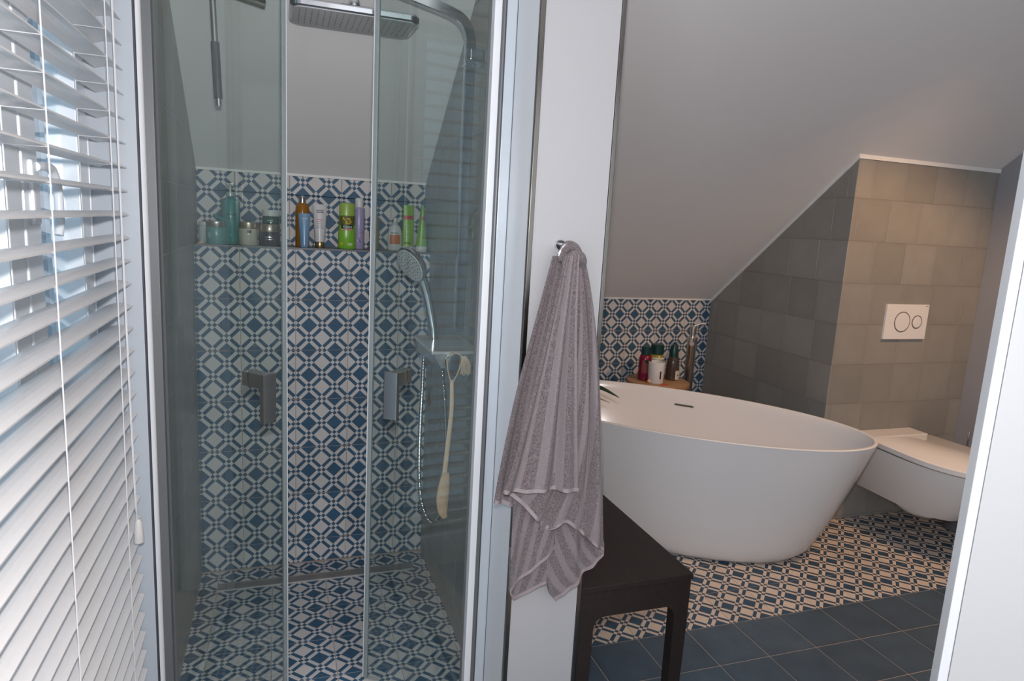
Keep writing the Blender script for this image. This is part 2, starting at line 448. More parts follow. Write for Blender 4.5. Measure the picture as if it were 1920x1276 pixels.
# patterned field and the plain slate-blue field in front of it
def under(u, v_):
    return u > XC+.1 and v_ > YB+.1
tiles(fl, (0, 0, -.005), (1, 0, 0), (0, 1, 0), [(.7575, YG+.001), (XD, YG+.001), (XD, YB), (XC, YB+.0), (XC, YT), (.7575, YT)][:0] or [(.7575, YG+.001), (XD, YG+.001), (XD, YB-.001), (.7575, YB-.001)], M['pat_floor'], off=(XG, YG))
tiles(fl, (0, 0, -.005), (1, 0, 0), (0, 1, 0), [(.7575, YB-.001), (XC, YB-.001), (XC, YT), (.7575, YT)], M['pat_floor'], off=(XG, YG))
tiles(fl, (0, 0, -.005), (1, 0, 0), (0, 1, 0), [(.7575, .9), (XD, .9), (XD, YG-.001), (.7575, YG-.001)], M['solid'], off=(XG, YG), joint=.0022)
tiles(fl, (0, 0, -.005), (1, 0, 0), (0, 1, 0), [(-.296, .5), (.7565, .5), (.7565, YD0-.012), (-.296, YD0-.012)], M['solid'], off=(XG, YG), joint=.0022)
# shower floor
YDR0, YDR1 = 2.575, 2.635
sf = struct('floor_shower', B(XL-.003, XR+.003, YDF-.02, YS+.001, -.12, ZF-G1), M['grout'])
for pl in ([(XL, YDF-.02), (XR, YDF-.02), (XR, YDR0), (XL, YDR0)], [(XL, YDR1), (XR, YDR1), (XR, YS), (XL, YS)], [(XL, YDR0), (-.232, YDR0), (-.232, YDR1), (XL, YDR1)], [(.527, YDR0), (XR, YDR0), (XR, YDR1), (.527, YDR1)]):
    tiles(sf, (0, 0, ZF-.005), (1, 0, 0), (0, 1, 0), pl, M['pat'], off=(-.2309, 2.38))
dr = empty('linear_drain', (.1475, (YDR0+YDR1)/2, ZF-.0011), 'long brushed steel linear drain across the patterned shower floor', 'drain')
obj('grate', B(-.376, .376, -.019, .026, .0002, .0015, bev=.0004), M['brushed'], dr)
obj('channel_edge', B(-.379, .379, -.0295, -.022, 0, .0042, bev=.001), C('polished_edge', (.75, .74, .72), .25, .6), dr)
obj('channel_edge', B(-.379, .379, .0268, .0295, 0, .0025), M['brushed'], dr)

# tub room walls
bm = B(.75, XC+.05, YT+G1, 3.72, -.12, ceil(3.72)-.006)
wt = struct('wall_back', bm, M['grout'])
tiles(wt, (0, YT+T5, 0), (1, 0, 0), (0, 0, 1), [(.758, .001), (XC, .001), (XC, 1.0134-.009), (.758, 1.0134-.009)], M['pat'], off=(1.7636, .0134))
tag(obj('trim_2', B(.758, XC, YT-.004, YT, 1.0134-.009, ceil(YT)-.001), M['caulk']), kind='structure')
bm = prism_yz(bmesh.new(), [(YB+G1, -.12), (3.72, -.12), (3.72, ceil(3.72)-.004), (YB+G1, ceil(YB+G1)-.004)], XC+G1, 3.65)
wc = struct('wall_toilet_box', bm, M['grout_l'])
tiles(wc, (XC+T5, 0, 0), (0, -1, 0), (0, 0, 1), [(-YT, .001), (-YB, .001), (-YB, ceil(YB)-.014), (-YT, ceil(YT)-.014)], M['grey'], off=(.02, .0134), stagger=1)
tiles(wc, (0, YB+T5, 0), (1, 0, 0), (0, 0, 1), [(XC, .001), (XD, .001), (XD, ceil(YB)-.014), (XC, ceil(YB)-.014)], M['grey'], off=(XC+.1, .0134), stagger=1)
# white cornice under the slope, along the alcove side and along the box front
bm = prism_yz(bmesh.new(), [(YT, ceil(YT)-.021), (YB-.004, ceil(YB-.004)-.021), (YB-.004, ceil(YB-.004)-.001), (YT, ceil(YT)-.001)], XC-.006, XC)
tag(obj('trim_3', bm, M['caulk']), kind='structure')
tag(obj('trim_4', B(XC-.004, XD, YB-.005, YB, ceil(YB)-.020, ceil(YB)-.001), M['caulk']), kind='structure')
bm = prism_yz(bmesh.new(), [(-1.2, -.12), (YB, -.12), (YB, ceil(YB)-.004), (1.655, 2.497), (-1.2, 2.497)], XD, 3.65)
struct('wall_right', bm, M['wall'])

# white door leaf standing open at the right, close to the camera
dv = V((.80, -.60, 0)).normalized()
dr1 = bpy.data.objects.new('door_1', None); COL.objects.link(dr1); dr1.location = (1.156, .80, 0)
dr1.rotation_euler = (0, 0, math.atan2(dv.y, dv.x)); tag(dr1, 'white flat door leaf standing open at the right edge', 'door', kind='structure')
dr1.pop('category', None) if 'category' in dr1 else None
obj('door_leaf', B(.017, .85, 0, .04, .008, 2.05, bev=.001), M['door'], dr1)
obj('edge_strip', B(0, .0158, 0, .04, .008, 2.05, bev=.002), M['alu_w'], dr1)

# ------------------------------------------------------------------ window with sashes and handle
win = bpy.data.objects.new('window_1', None); COL.objects.link(win); win.location = (-.376, 0, 0); tag(win, kind='structure')
def bar4(y0, y1, z0, z1, w, x0, x1, name, parent, mat):
    bm = bmesh.new()
    box(bm, x0, x1, y0, y0+w, z0, z1, bev=.003); box(bm, x0, x1, y1-w, y1, z0, z1, bev=.003)
    box(bm, x0, x1, y0+w, y1-w, z0, z0+w, bev=.003); box(bm, x0, x1, y0+w, y1-w, z1-w, z1, bev=.003)
    return obj(name, bm, mat, parent)
bar4(.47, 1.643, .13, 2.16, .035, -.07, -.004, 'window_frame', win, M['pvc'])
s1 = bar4(1.250, 1.638, .155, 2.135, .070, -.06, .004, 'sash', win, M['pvc'])
s2 = bar4(.495, 1.240, .155, 2.135, .070, -.06, .004, 'sash', win, M['pvc'])
obj('pane', B(-.03, -.024, 1.319, 1.569, .224, 2.066), M['pane'], s1)
obj('pane', B(-.03, -.024, .564, 1.171, .224, 2.066), M['pane'], s2)
obj('hinge_strip', B(-.002, .006, 1.6385, 1.6425, .5, 1.55, bev=.002), C('polished_white_hinge', (.85, .87, .9), .15), win)
hd = obj('window_handle', B(.003, .012, 1.268, 1.300, 1.363, 1.466, bev=.005), M['pvc'], win)
obj('lever', tube([(.011, 1.285, 1.455), (.0165, 1.315, 1.457), (.0175, 1.345, 1.452), (.018, 1.366, 1.425), (.018, 1.369, 1.372), (.017, 1.362, 1.345)], .0075, 10, smooth=5), M['pvc'], hd, smooth=True)

# ------------------------------------------------------------------ venetian blind
bl = empty('venetian_blind', (-.3005, 1.19, 0), 'white venetian blind with open wide slats hanging over the window', 'blind')
SY0, SY1 = .58, 1.630; PITCH = .04836; Z0 = 1.7694
W = .0500
bm = bmesh.new(); top = []; bot = []
NS = 6
for yy in (SY0-1.19, SY1-1.19):
    top.append([bm.verts.new((-W*i/NS, yy, .0062*math.sin(PI*i/NS))) for i in range(NS+1)])
    bot.append([bm.verts.new((-W*i/NS, yy, .0062*math.sin(PI*i/NS)-.0026)) for i in range(NS+1)])
for L_ in (top, bot):
    for i in range(NS): bm.faces.new((L_[0][i], L_[0][i+1], L_[1][i+1], L_[1][i]))
for k in (0, NS): bm.faces.new((top[0][k], top[1][k], bot[1][k], bot[0][k]))
for e in (0, 1): bm.faces.new(top[e] + bot[e][::-1])
bmesh.ops.recalc_face_normals(bm, faces=bm.faces[:])
sm = bpy.data.meshes.new('slat'); bm.to_mesh(sm); bm.free(); sm.materials.append(M['slat'])
zs = []
for k in range(-6, 33):
    z = Z0 - PITCH*k; zs.append(z)
    o = link_mesh('slat', sm, None, bl); o.location = (0, 0, z); o.rotation_euler = (0, math.radians(random.uniform(-1.2, 1.2)), 0)
zt, zb_ = zs[0]+.05, zs[-1]-.045
obj('head_rail', B(-.042, .002, SY0-1.19, SY1-1.19, zt, zt+.04, bev=.003), M['slat'], bl)
obj('bottom_rail', B(-.042, .002, SY0-1.19, SY1-1.19, zb_-.012, zb_, bev=.003), M['slat'], bl)
for yc in (.72, 1.111, 1.488):
    for dx in (.0012, -W-.0012):
        obj('ladder_cord', tube([(dx, yc-1.19, zb_), (dx, yc-1.19, zt)], .0011, 6), M['cord'], bl)
    bm = bmesh.new()
    for z in zs: tube([(0, yc-1.19, z-.0032), (-W, yc-1.19, z-.0032)], .0006, 4, bm)
    tag(obj('ladder_rung', bm, M['cord'], bl), kind='stuff')
obj('lift_cord', tube([(.006, 1.526-1.19, zt), (.007, 1.519-1.19, 1.3), (.008, 1.525-1.19, .84), (.008, 1.540-1.19, .735)], .0013, 6, smooth=6), M['cord'], bl)
obj('lift_cord', tube([(.005, 1.538-1.19, zt), (.006, 1.529-1.19, 1.5), (.007, 1.532-1.19, 1.0), (.008, 1.540-1.19, .735)], .0012, 6, smooth=6), M['cord'], bl)
ts = obj('tassel', lathe([(.0035, 0), (.0075, -.006), (.0105, -.050), (.0100, -.053), (.003, -.054)][::-1], 14, .010, 1.542-1.19), M['tassel'], bl, smooth=True); ts.location.z = .737

# ------------------------------------------------------------------ shower enclosure
fr = empty('shower_enclosure', (.14, YDF, 0), 'aluminium posts, top rail and threshold round the shower opening', 'shower enclosure')
def fobj(name, bm, mat):
    o = obj(name, bm, mat, fr); o.location = (-.14, -YDF, 0); return o
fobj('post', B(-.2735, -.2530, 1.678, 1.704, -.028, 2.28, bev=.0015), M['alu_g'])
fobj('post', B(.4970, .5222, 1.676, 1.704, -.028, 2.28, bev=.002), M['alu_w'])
def qround(cx, cy, r, z0, z1, a0, a1, n=8):
    pts = [(cx, cy)]+[(cx+r*math.cos(a0+(a1-a0)*i/n), cy+r*math.sin(a0+(a1-a0)*i/n)) for i in range(n+1)]
    bm = bmesh.new(); a = [bm.verts.new((x, y, z0)) for x, y in pts]; b = [bm.verts.new((x, y, z1)) for x, y in pts]
    bm.faces.new(a); bm.faces.new(b[::-1]); k = len(pts)
    for i in range(k): bm.faces.new((a[i], a[(i+1) % k], b[(i+1) % k], b[i]))
    return bm
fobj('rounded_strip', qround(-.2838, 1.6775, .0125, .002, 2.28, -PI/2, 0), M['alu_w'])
fobj('gap_strip', B(-.2815, -.2785, 1.6435, 1.655, .002, 2.28), M['gap_strip'])
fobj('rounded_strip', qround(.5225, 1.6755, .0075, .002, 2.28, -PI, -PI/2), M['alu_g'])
fobj('gap_strip', B(.5230, .5266, 1.670, 1.70, .002, 2.28), M['gap_strip'])
fobj('wall_profile', B(.5272, .5545, 1.674, 1.704, .002, 2.28, bev=.002), M['alu'])
fobj('wall_profile', B(.5546, .5805, 1.691, 1.704, .002, 2.28), M['alu'])
fobj('top_rail', B(-.2484, .4969, 1.680, 1.702, 2.24, 2.28, bev=.0015), M['alu_w'])
fobj('threshold', B(-.2484, .4969, 1.676, 1.69, -.032, -.012, bev=.0015), M['alu'])

def glass_door(hx, hy, ang, side, label):
    """local x from the hinge to the free edge; local -y*side is the outer face"""
    d = empty('glass_door', (hx, hy, 0), label, 'shower door', 'pair of glass shower doors', ang)
    Wd = .3705 if side > 0 else .3475
    obj('glass_pane', B(.012, Wd-.015, -.003, .003, -.026, 2.08), M['glass'], d)
    obj('edge_seal', B(Wd-.015, Wd-.002, -.004, .004, -.026, 2.08, bev=.002), M['seal'], d)
    obj('seal_lip', B(Wd-.002, Wd+.002, -.002, .002, -.026, 2.08), C('bright_seal_lip', (.72, .76, .78), .25), d)
    obj('hinge_rail', B(.001, .012, -.006, .006, -.003, 2.09, bev=.001), M['alu_g'], d)
    h = bpy.data.objects.new('door_handle', None); COL.objects.link(h); h.parent = d; h.location = (Wd-.117, 0, .928)
    # square stub through the glass and flat grip plate on it
    o = side
    bm = B(-.014, .018, min(-.0032*o, -.052*o), max(-.0032*o, -.052*o), .015, .055, bev=.0015)
    obj('stub', bm, M['brush2'], h)
    obj('stub', B(-.014, .018, min(.0032*o, .022*o), max(.0032*o, .022*o), .015, .055, bev=.0015), M['brush2'], h)
    obj('grip_plate', B(-.019, .023, min(-.053*o, -.068*o), max(-.053*o, -.068*o), -.078, .058, bev=.0018), M['brush2'], h)
    return d
M['chrome_soft'] = chrome('soft_chrome', (.80, .77, .75), .24)
M['brush2'] = chrome('satin_chrome', (.58, .57, .56), .16)
a45 = math.atan2(1.958-1.716, .0195+.2605)
glass_door(-.2630, 1.716, a45, 1, 'left glass shower door pushed open inwards, with square chrome handle')
a45b = math.atan2(1.942-1.716, .245-.5080)
glass_door(.5080, 1.716, a45b, -1, 'right glass shower door pushed open inwards, beside the towel wall')

# ------------------------------------------------------------------ shower fittings
sh = empty('overhead_shower', (.2, 2.05, 1.95), 'wide rectangular chrome rain shower head on a square riser pipe', 'shower')
def lobj(name, bm, mat, parent, smooth=False):      # bm in world coordinates
    o = obj(name, bm, mat, parent, smooth); l = parent.location; o.location = (-l.x, -l.y, -l.z); return o
def rrect(hx, hy, r, z, cx=0, cy=0, n=5):
    out = []
    for sx, sy, a0 in ((1, 1, 0), (-1, 1, PI/2), (-1, -1, PI), (1, -1, 3*PI/2)):
        for i in range(n+1):
            a = a0+PI/2*i/n; out.append(V((cx+sx*(hx-r)+r*math.cos(a), cy+sy*(hy-r)+r*math.sin(a), z)))
    return out
def rect_slab(hx, hy, r, zs_, cx, cy):
    return loft([rrect(hx-i_, hy-i_, max(r-i_, .002), z, cx, cy) for z, i_ in zs_])
hz0 = -.010
lobj('shower_plate', rect_slab(.172, .098, .03, [(1.948+hz0, .006), (1.951+hz0, .001), (1.962+hz0, 0), (1.968+hz0, .006), (1.972+hz0, .03)], .2, 2.060), M['chrome'], sh, True)
nf = lobj('nozzle_face', rect_slab(.163, .089, .026, [(1.9462+hz0, .001), (1.9482+hz0, 0)], .2, 2.060), M['nozzle'], sh)
bm = bmesh.new()
for i in range(19):
    for j in range(9):
        x = .2-.147+i*.0163; y = 2.060-.070+j*.0175
        tube([(x, y, 1.9462+hz0), (x, y, 1.9449+hz0)], .0015, 5, bm)
tag(obj('nozzles', bm, C('grey_rubber', (.11, .115, .12), .5), nf), kind='stuff')
lobj('swivel', lathe([(.013, 1.958), (.017, 1.968), (.018, 1.980), (.015, 1.992), (.011, 2.000), (.011, 2.03)], 16, .2, 2.055), M['chrome'], sh, True)
sq = [(-1, -.5), (-.8, -.62), (.8, -.62), (1, -.5), (1, .5), (.8, .62), (-.8, .62), (-1, .5)]
arm_pts = [(.17, 2.055, 2.066), (.30, 2.057, 2.042), (.41, 2.058, 2.019), (.477, 2.058, 2.003), (.516, 2.058, 1.982), (.534, 2.058, 1.945), (.538, 2.058, 1.89), (.538, 2.058, 1.5), (.538, 2.058, 1.06)]
lobj('riser_arm', tube(arm_pts, .0165, cross=[(x*.75, y*1.5) for x, y in sq], smooth=6), M['chrome'], sh, True)
lobj('wall_bracket', B(.538, .5805, 2.045, 2.071, 1.88, 1.91, bev=.002), M['chrome'], sh)
lobj('pipe_collar', B(.522, .554, 2.034, 2.082, 1.860, 1.866), M['chrome'], sh)

mx = empty('thermostat_mixer', (.50, 2.06, 1.0), 'chrome thermostat mixer with flat shelf top on shower right wall', 'mixer')
bm = loft([[V((.455, 1.925, .972)), V((.572, 1.925, .972)), V((.572, 2.195, .972)), V((.430, 2.195, .972))],
           [V((.432, 1.922, 1.012)), V((.574, 1.922, 1.012)), V((.574, 2.200, 1.012)), V((.428, 2.200, 1.012))]])
lobj('mixer_body', bm, C('mixer_metal', (.42, .43, .44), .25, .6), mx)
lobj('shelf_plate', B(.424, .5805, 1.918, 2.204, 1.013, 1.023, bev=.002), C('shelf_top_plate', (.66, .63, .62), .16, .5), mx)
o = lobj('control_knob', lathe([(.025, 0), (.027, .004), (.027, .022), (.023, .028), (.010, .029)], 22), M['chrome'], mx, True)
o.matrix_local = Matrix.Translation(V((.486, 1.9215, .992))-V(mx.location)) @ Matrix.Rotation(PI/2, 4, 'X')
lobj('hose_outlet', lathe([(.009, .945), (.010, .972)], 14, .50, 2.10), M['chrome'], mx, True)

hs = empty('hand_shower', (.395, 2.13, 1.262), 'round chrome hand shower tilted in its holder above the mixer', 'hand shower')
nrm = V((-.78, -.40, -.48)).normalized()
q = V((0, 0, 1)).rotation_difference(nrm).to_matrix().to_4x4()
o = obj('spray_head', lathe([(.012, -.034), (.034, -.028), (.056, -.014), (.062, -.003), (.062, .003), (.057, .006)], 30), M['chrome'], hs, True); o.matrix_local = q
sfc = o = obj('spray_face', lathe([(.056, .0055), (.055, .0075), (.0, .0078)][:2], 30), M['nozzle'], hs); o.matrix_local = q
bm = bmesh.new()
for rr, n_ in ((.012, 6), (.024, 12), (.036, 18), (.047, 24)):
    for i in range(n_):
        a = 2*PI*i/n_+rr*40; p = V((rr*math.cos(a), rr*math.sin(a), .0075)); tube([p, p+V((0, 0, .0012))], .0016, 5, bm)
o = obj('nozzles', bm, M['rubber'], sfc); tag(o, kind='stuff')
hp = [V((.412, 2.142, 1.270)), V((.432, 2.150, 1.225)), V((.452, 2.150, 1.165)), V((.466, 2.146, 1.10)), V((.474, 2.140, 1.055))]
lobj('handset_handle', tube(hp, lambda t: .019-.006*t, 12, smooth=5), M['chrome'], hs, True)
lobj('holder', tube([(.474, 2.140, 1.062), (.477, 2.138, 1.0235)], .014, 14), M['chrome'], hs, True)
hz = [(.474, 2.168, 1.052), (.476, 2.225, 1.02), (.468, 2.240, .94), (.462, 2.225, .82), (.452, 2.19, .68), (.446, 2.15, .55), (.452, 2.12, .46), (.476, 2.10, .402), (.504, 2.10, .41), (.522, 2.10, .48), (.525, 2.10, .62), (.515, 2.10, .80), (.503, 2.10, .90), (.50, 2.10, .944)]
hose = tag(obj('shower_hose', tube(hz, lambda t: .0068+.0009*math.sin(t*900), 10, smooth=26), C('steel_hose', (.50, .50, .49), .25, 1.0), None, True), 'grey metal shower hose looping down from the mixer', 'hose')

# back scrubber strap hanging from the mixer's knob
sc_ = empty('back_scrubber', (.48, 1.90, .96), 'tan sisal back scrubber hanging by its string from the mixer knob', 'bath scrubber')
lobj('string', tube([(.462, 1.888, 1.012), (.486, 1.885, 1.024), (.508, 1.888, 1.010), (.500, 1.895, .965), (.484, 1.900, .935), (.470, 1.895, .965), (.462, 1.888, 1.010)], .0022, 6, smooth=6), M['tan'], sc_)
bm = bmesh.new()
for i in range(7): tube([(.505+.002*i, 1.885, 1.015), (.508+.004*i, 1.884, .992), (.506+.0045*i, 1.884, .962-.003*(i % 3))], .0017, 5, bm, smooth=3)
lobj('fringe', bm, M['tan2'], sc_)
flat = [(math.cos(2*PI*i/12), .35*math.sin(2*PI*i/12)) for i in range(12)]
lobj('strap', tube([(.483, 1.900, .94), (.486, 1.901, .85), (.480, 1.902, .75), (.474, 1.903, .66), (.472, 1.903, .60)], lambda t: .0058+.0025*t, cross=flat, smooth=5), M['tan2'], sc_, True)
lobj('scrub_pad', tube([(.476, 1.900, .65), (.472, 1.899, .61), (.468, 1.898, .57), (.470, 1.898, .53), (.478, 1.898, .505)], lambda t: .007+.012*math.sin(PI*min(1, t*.85+.12)), cross=flat, smooth=5), M['tan'], sc_, True)

# squeegee hanging from the sloped ceiling
sqg = empty('squeegee', (-.17, 2.2, 2.0), 'squeegee with grey grip and steel shaft hanging from the shower ceiling', 'squeegee')
lobj('shaft', tube([(-.176, 2.2, 2.01), (-.170, 2.2, 1.86)], .0085, 12), M['brushed'], sqg, True)
lobj('grip', tube([(-.1705, 2.2, 1.868), (-.1645, 2.2, 1.715)], .0115, 14), M['grip'], sqg, True)
lobj('end_cap', tube([(-.1645, 2.2, 1.716), (-.1638, 2.2, 1.695)], .0085, 14), M['chrome'], sqg, True)
lobj('blade_holder', tube([(-.300, 2.2, 2.038), (-.035, 2.2, 1.985)], .011, 10), C('olive_blade_holder', (.14, .14, .115), .4), sqg, True)
lobj('rubber_blade', tube([(-.300, 2.19, 2.046), (-.035, 2.19, 1.993)], .006, 6), M['rubber'], sqg)
lobj('hook', tube([(-.176, 2.2, 2.01), (-.176, 2.2, ceil(2.2)-.001)], .004, 8), M['chrome'], sqg)

# ------------------------------------------------------------------ bath tub
TC = V((1.77, 2.715)); TH = .577; th = math.radians(-44.3)
tub = empty('bathtub', (TC.x, TC.y, 0), 'white oval freestanding bathtub standing diagonally on the patterned floor', 'bathtub', rotz=th)
def ering(a, b, z, n=72, dx=0): return [V((dx+a*math.cos(2*PI*i/n), b*math.sin(2*PI*i/n), z)) for i in range(n)]
rings = []
for i in range(15):
    t = i/14; g = t**.80
    rings.append(ering(.655+(.893-.655)*g, .345+(.428-.345)*g, .004+(TH-.012)*t))
rings[0:1] = [ering(.615, .310, .001), ering(.640, .333, .006), ering(.652, .343, .018)]
rings += [ering(.894, .429, TH-.004), ering(.892, .427, TH-.001), ering(.887, .422, TH), ering(.880, .415, TH-.001), ering(.877, .412, TH-.006)]
for i in range(1, 12):
    t = i/11
    rings.append(ering(.875-.225*t**1.5, .41-.10*t**1.5, TH-.008-(TH-.15)*t))
rings += [ering(.60, .27, .118), ering(.45, .20, .108), ering(.15, .07, .104)]
obj('tub_shell', loft(rings), M['acrylic'], tub, True)
# overflow slot on the far inner wall: local (+y) side
sl = V((2.045, 3.0)) - TC; c_, s_ = math.cos(-th), math.sin(-th)
slx = sl.x*c_-sl.y*s_; 
zz = .497; tt = (TH-.008-zz)/(TH-.15); aa = .875-.225*tt**1.5; bb = .41-.10*tt**1.5
y_in = bb*math.sqrt(max(0, 1-(slx/aa)**2))
angn = math.atan2(-y_in/bb**2, -slx/aa**2)
o = obj('overflow_slot', B(-.004, .003, -.052, .052, -.006, .006, bev=.002), M['chrome'], tub); o.location = (slx, y_in, zz); o.rotation_euler = (0, 0, angn)
o = obj('slot_opening', B(.0025, .0040, -.046, .046, -.003, .002), M['darkslot'], tub); o.location = (slx, y_in, zz); o.rotation_euler = (0, 0, angn)

# bath filler behind the tub
bf = empty('bath_filler', (2.31, 3.37, 0), 'chrome freestanding bath filler standing behind the tub in the tiled corner', 'bath tap')
obj('floor_plate', lathe([(.045, .001), (.045, .010), (.028, .016)], 24), M['chrome_soft'], bf, True)
obj('column', lathe([(.027, .012), (.027, .775), (.030, .78), (.030, .80), (.024, .806)], 24), M['chrome_soft'], bf, True)
obj('mixer_neck', lathe([(.014, .80), (.015, .83), (.019, .842), (.019, .866), (.014, .872)], 20), M['chrome_soft'], bf, True)
obj('lever', tube([(0, 0, .868), (.03, -.015, .885), (.062, -.03, .888)], .006, 10, smooth=4), M['chrome_soft'], bf, True)
obj('spout', tube([(-.012, -.02, .792), (-.05, -.07, .792), (-.075, -.11, .785)], .014, 12, smooth=4), M['chrome_soft'], bf, True)

# round side table and its bottles
tb = empty('round_side_table', (2.045, 3.28, 0), 'small round side table with wooden top behind the bathtub', 'side table')
obj('table_top', lathe([(.172, .548), (.178, .551), (.178, .568), (.174, .571), (.0005, .571)], 40), M['oak'], tb, True)
obj('metal_rim', lathe([(.165, .500), (.168, .502), (.168, .5475), (.10, .5478)], 40), C('dark_grey_metal', (.12, .13, .14), .4, .5), tb, True)
for k in range(3):
    a = 2*PI*k/3+.5
    obj('leg', tube([(.15*math.cos(a), .15*math.sin(a), .505), (.165*math.cos(a), .165*math.sin(a), .001)], .009, 10), C('dark_grey_metal', (.12, .13, .14), .4, .5), tb, True)

FA = -PI/2-.12    # direction from a thing on the shelves towards the viewer
def bottle(name, label, loc, prof, mat, parts=(), seg=26, sx=1., sy=1., group=None, body='bottle_body', cat='bottle'):
    e = empty(name, loc, label, cat, group)
    bd = obj(body, lathe(prof, seg, sx=sx, sy=sy), mat, e, True)
    for nm, bm, mt in parts: obj(nm, bm, mt, bd if any(w in nm for w in ('label', 'print', 'tag', 'stripe', 'band')) else e, True)
    return e
G2 = 'toiletries on the round side table'
zt_ = .5715
dg = C('dark_green_cap', (.008, .045, .045), .3)
b1 = bottle('bath_oil_bottle', 'crimson bath bottle with dark green cap, left on the round table', (1.965, 3.300, zt_),
       [(.030, 0), (.036, .004), (.037, .03), (.035, .085), (.036, .125), (.030, .143), (.020, .150)], C('crimson_bath_oil', (.20, .008, .035), .2),
       [('cap', lathe([(.027, .148), (.027, .190), (.022, .194)], 22), dg), ('label_print', cyl_patch(.0365, .045, .118, FA-.9, FA+.9), C('red_green_label', (.22, .05, .05), .4)),
        ('dark_label', cyl_patch(.0372, .104, .122, FA-.5, FA+.5), M['black'])], group=G2)
b2 = bottle('bath_oil_bottle', 'yellow bath oil bottle with dark green cap behind the white tumbler', (2.055, 3.330, zt_),
       [(.038, 0), (.043, .004), (.044, .12), (.038, .138), (.028, .146)], C('yellow_oil', (.30, .27, .05), .2),
       [('cap', lathe([(.038, .146), (.038, .196), (.033, .201)], 22), dg), ('label_print', cyl_patch(.0442, .118, .128, FA-1.0, FA+1.0), C('pale_label', (.7, .7, .62), .5))], group=G2)
b3 = bottle('white_tumbler', 'white tumbler with a black stripe in front of the yellow bottle', (2.000, 3.232, zt_),
       [(.041, 0), (.043, .003), (.047, .118), (.044, .120), (.040, .01)], C('white_tumbler_plastic', (.74, .74, .76), .3),
       [('black_stripe', cyl_patch(.0455, .028, .072, FA+.06, FA+.24), M['black'])], cat='tumbler', body='cup_body')
b4 = bottle('bath_oil_bottle', 'dark clear bottle with green cap and small white tag, beside the bath tap', (2.142, 3.290, zt_),
       [(.034, 0), (.038, .004), (.038, .055), (.034, .10), (.028, .128), (.024, .135)], C('smoky_bottle', (.065, .045, .04), .15),
       [('cap', lathe([(.026, .133), (.026, .170), (.018, .200), (.012, .203)], 22), dg), ('white_tag', cyl_patch(.0385, .006, .058, FA+.05, FA+.85), C('cream_tag', (.62, .62, .54), .5)),
        ('tag_mark', cyl_patch(.0392, .026, .036, FA+.38, FA+.53), M['black'])], group=G2)
pb = tag(obj('bath_pearl', lathe([(.002, 0), (.008, .003), (.011, .010), (.008, .017), (.002, .020)], 14), C('peach_pearl', (.80, .45, .30), .4), None, True), 'small peach bath pearl at the edge of the round table', 'bath pearl')
pb.location = (1.955, 3.225, zt_)
pl_ = tag(obj('petal_heap', loft([superell(.026-.006*i, .008-.002*i, 2, 14, 0, 0, .003*i) for i in range(3)]), C('red_petals', (.40, .05, .03), .7), None, True), 'little red petals lying in front of the white tumbler', 'petals')
pl_.location = (2.02, 3.168, zt_)

# ------------------------------------------------------------------ toilet, flush plate, brush
tx = 2.93
wcx = empty('wall_hung_toilet', (tx, YB, 0), 'white wall-hung toilet with closed lid on the beige tiled wall', 'toilet')
def dshape(hw, y0, y1, z, n=2.4, k=30, cx=0):
    """D outline: straight back at y0 (wall), rounded front at y1 (<y0)"""
    out = [V((cx+hw*.92, y0, z))]; 
    ym = y0-(y0-y1)*.45
    for i in range(k+1):
        a = -PI*i/k; c, s_ = math.cos(a), math.sin(a)
        out.append(V((cx+hw*math.copysign(abs(c)**(2/n), c), ym+(ym-y1)*math.copysign(abs(s_)**(2/n), s_), z)))
    out.append(V((cx-hw*.92, y0, z)))
    return out
pan = [dshape(.10, -.001, -.42, .175), dshape(.125, -.001, -.47, .180), dshape(.165, -.001, -.55, .26), dshape(.195, -.001, -.61, .36), dshape(.208, -.001, -.635, .425), dshape(.208, -.001, -.635, .432)]
obj('bowl', loft(pan), M['ceramic'], wcx, True)
obj('lid_joint', loft([dshape(.200, -.115, -.625, .4325), dshape(.200, -.115, -.625, .437)]), M['darkslot'], wcx)
obj('lid', loft([dshape(.212, -.118, -.645, .4375), dshape(.216, -.116, -.650, .442), dshape(.216, -.116, -.650, .462), dshape(.208, -.120, -.640, .468)]), M['ceramic'], wcx, True)
obj('hinge_block', B(-.185, .185, -.112, -.001, .4325, .472, bev=.004), M['ceramic'], wcx)
o = obj('trap_cover', loft([[V((.075*f_*math.cos(2*PI*i/20), -.26+.12*f_*math.sin(2*PI*i/20), z)) for i in range(20)] for f_, z in ((.3, .125), (.7, .132), (.95, .15), (1., .174))]), M['ceramic'], wcx, True)

fp = empty('flush_plate', (2.968, YB, 1.03), 'white dual flush plate with two round buttons on beige tiles', 'flush plate')
fpp = obj('plate', B(-.138, .138, -.014, -.0003, -.088, .088, bev=.002), M['ceramic'], fp)
def ringm(r, w, n=32):
    bm = bmesh.new(); rr = []
    for rad in (r-w, r):
        for y in (-.0155, -.0125): rr.append([bm.verts.new((rad*math.cos(2*PI*i/n), y, rad*math.sin(2*PI*i/n))) for i in range(n)])
    for a, b in ((0, 2), (1, 3), (0, 1), (2, 3)):
        for i in range(n): bm.faces.new((rr[a][i], rr[a][(i+1) % n], rr[b][(i+1) % n], rr[b][i]))
    return bm
for cx, r in ((-.030, .052), (.068, .034)):
    o = obj('button_ring', ringm(r, .004), C('grey_button_ring', (.20, .18, .16), .3, .6), fpp, True); o.location.x = cx
    bm = lathe([(r-.0045, 0), (r-.005, .0022), (.001, .003)], 28); o = obj('button', bm, M['ceramic'], fpp, True); o.rotation_euler = (PI/2, 0, 0); o.location = (cx, -.0139, 0)
obj('corner_mark', B(.112, .130, -.0146, -.0139, .079, .0815), M['darkslot'], fp)

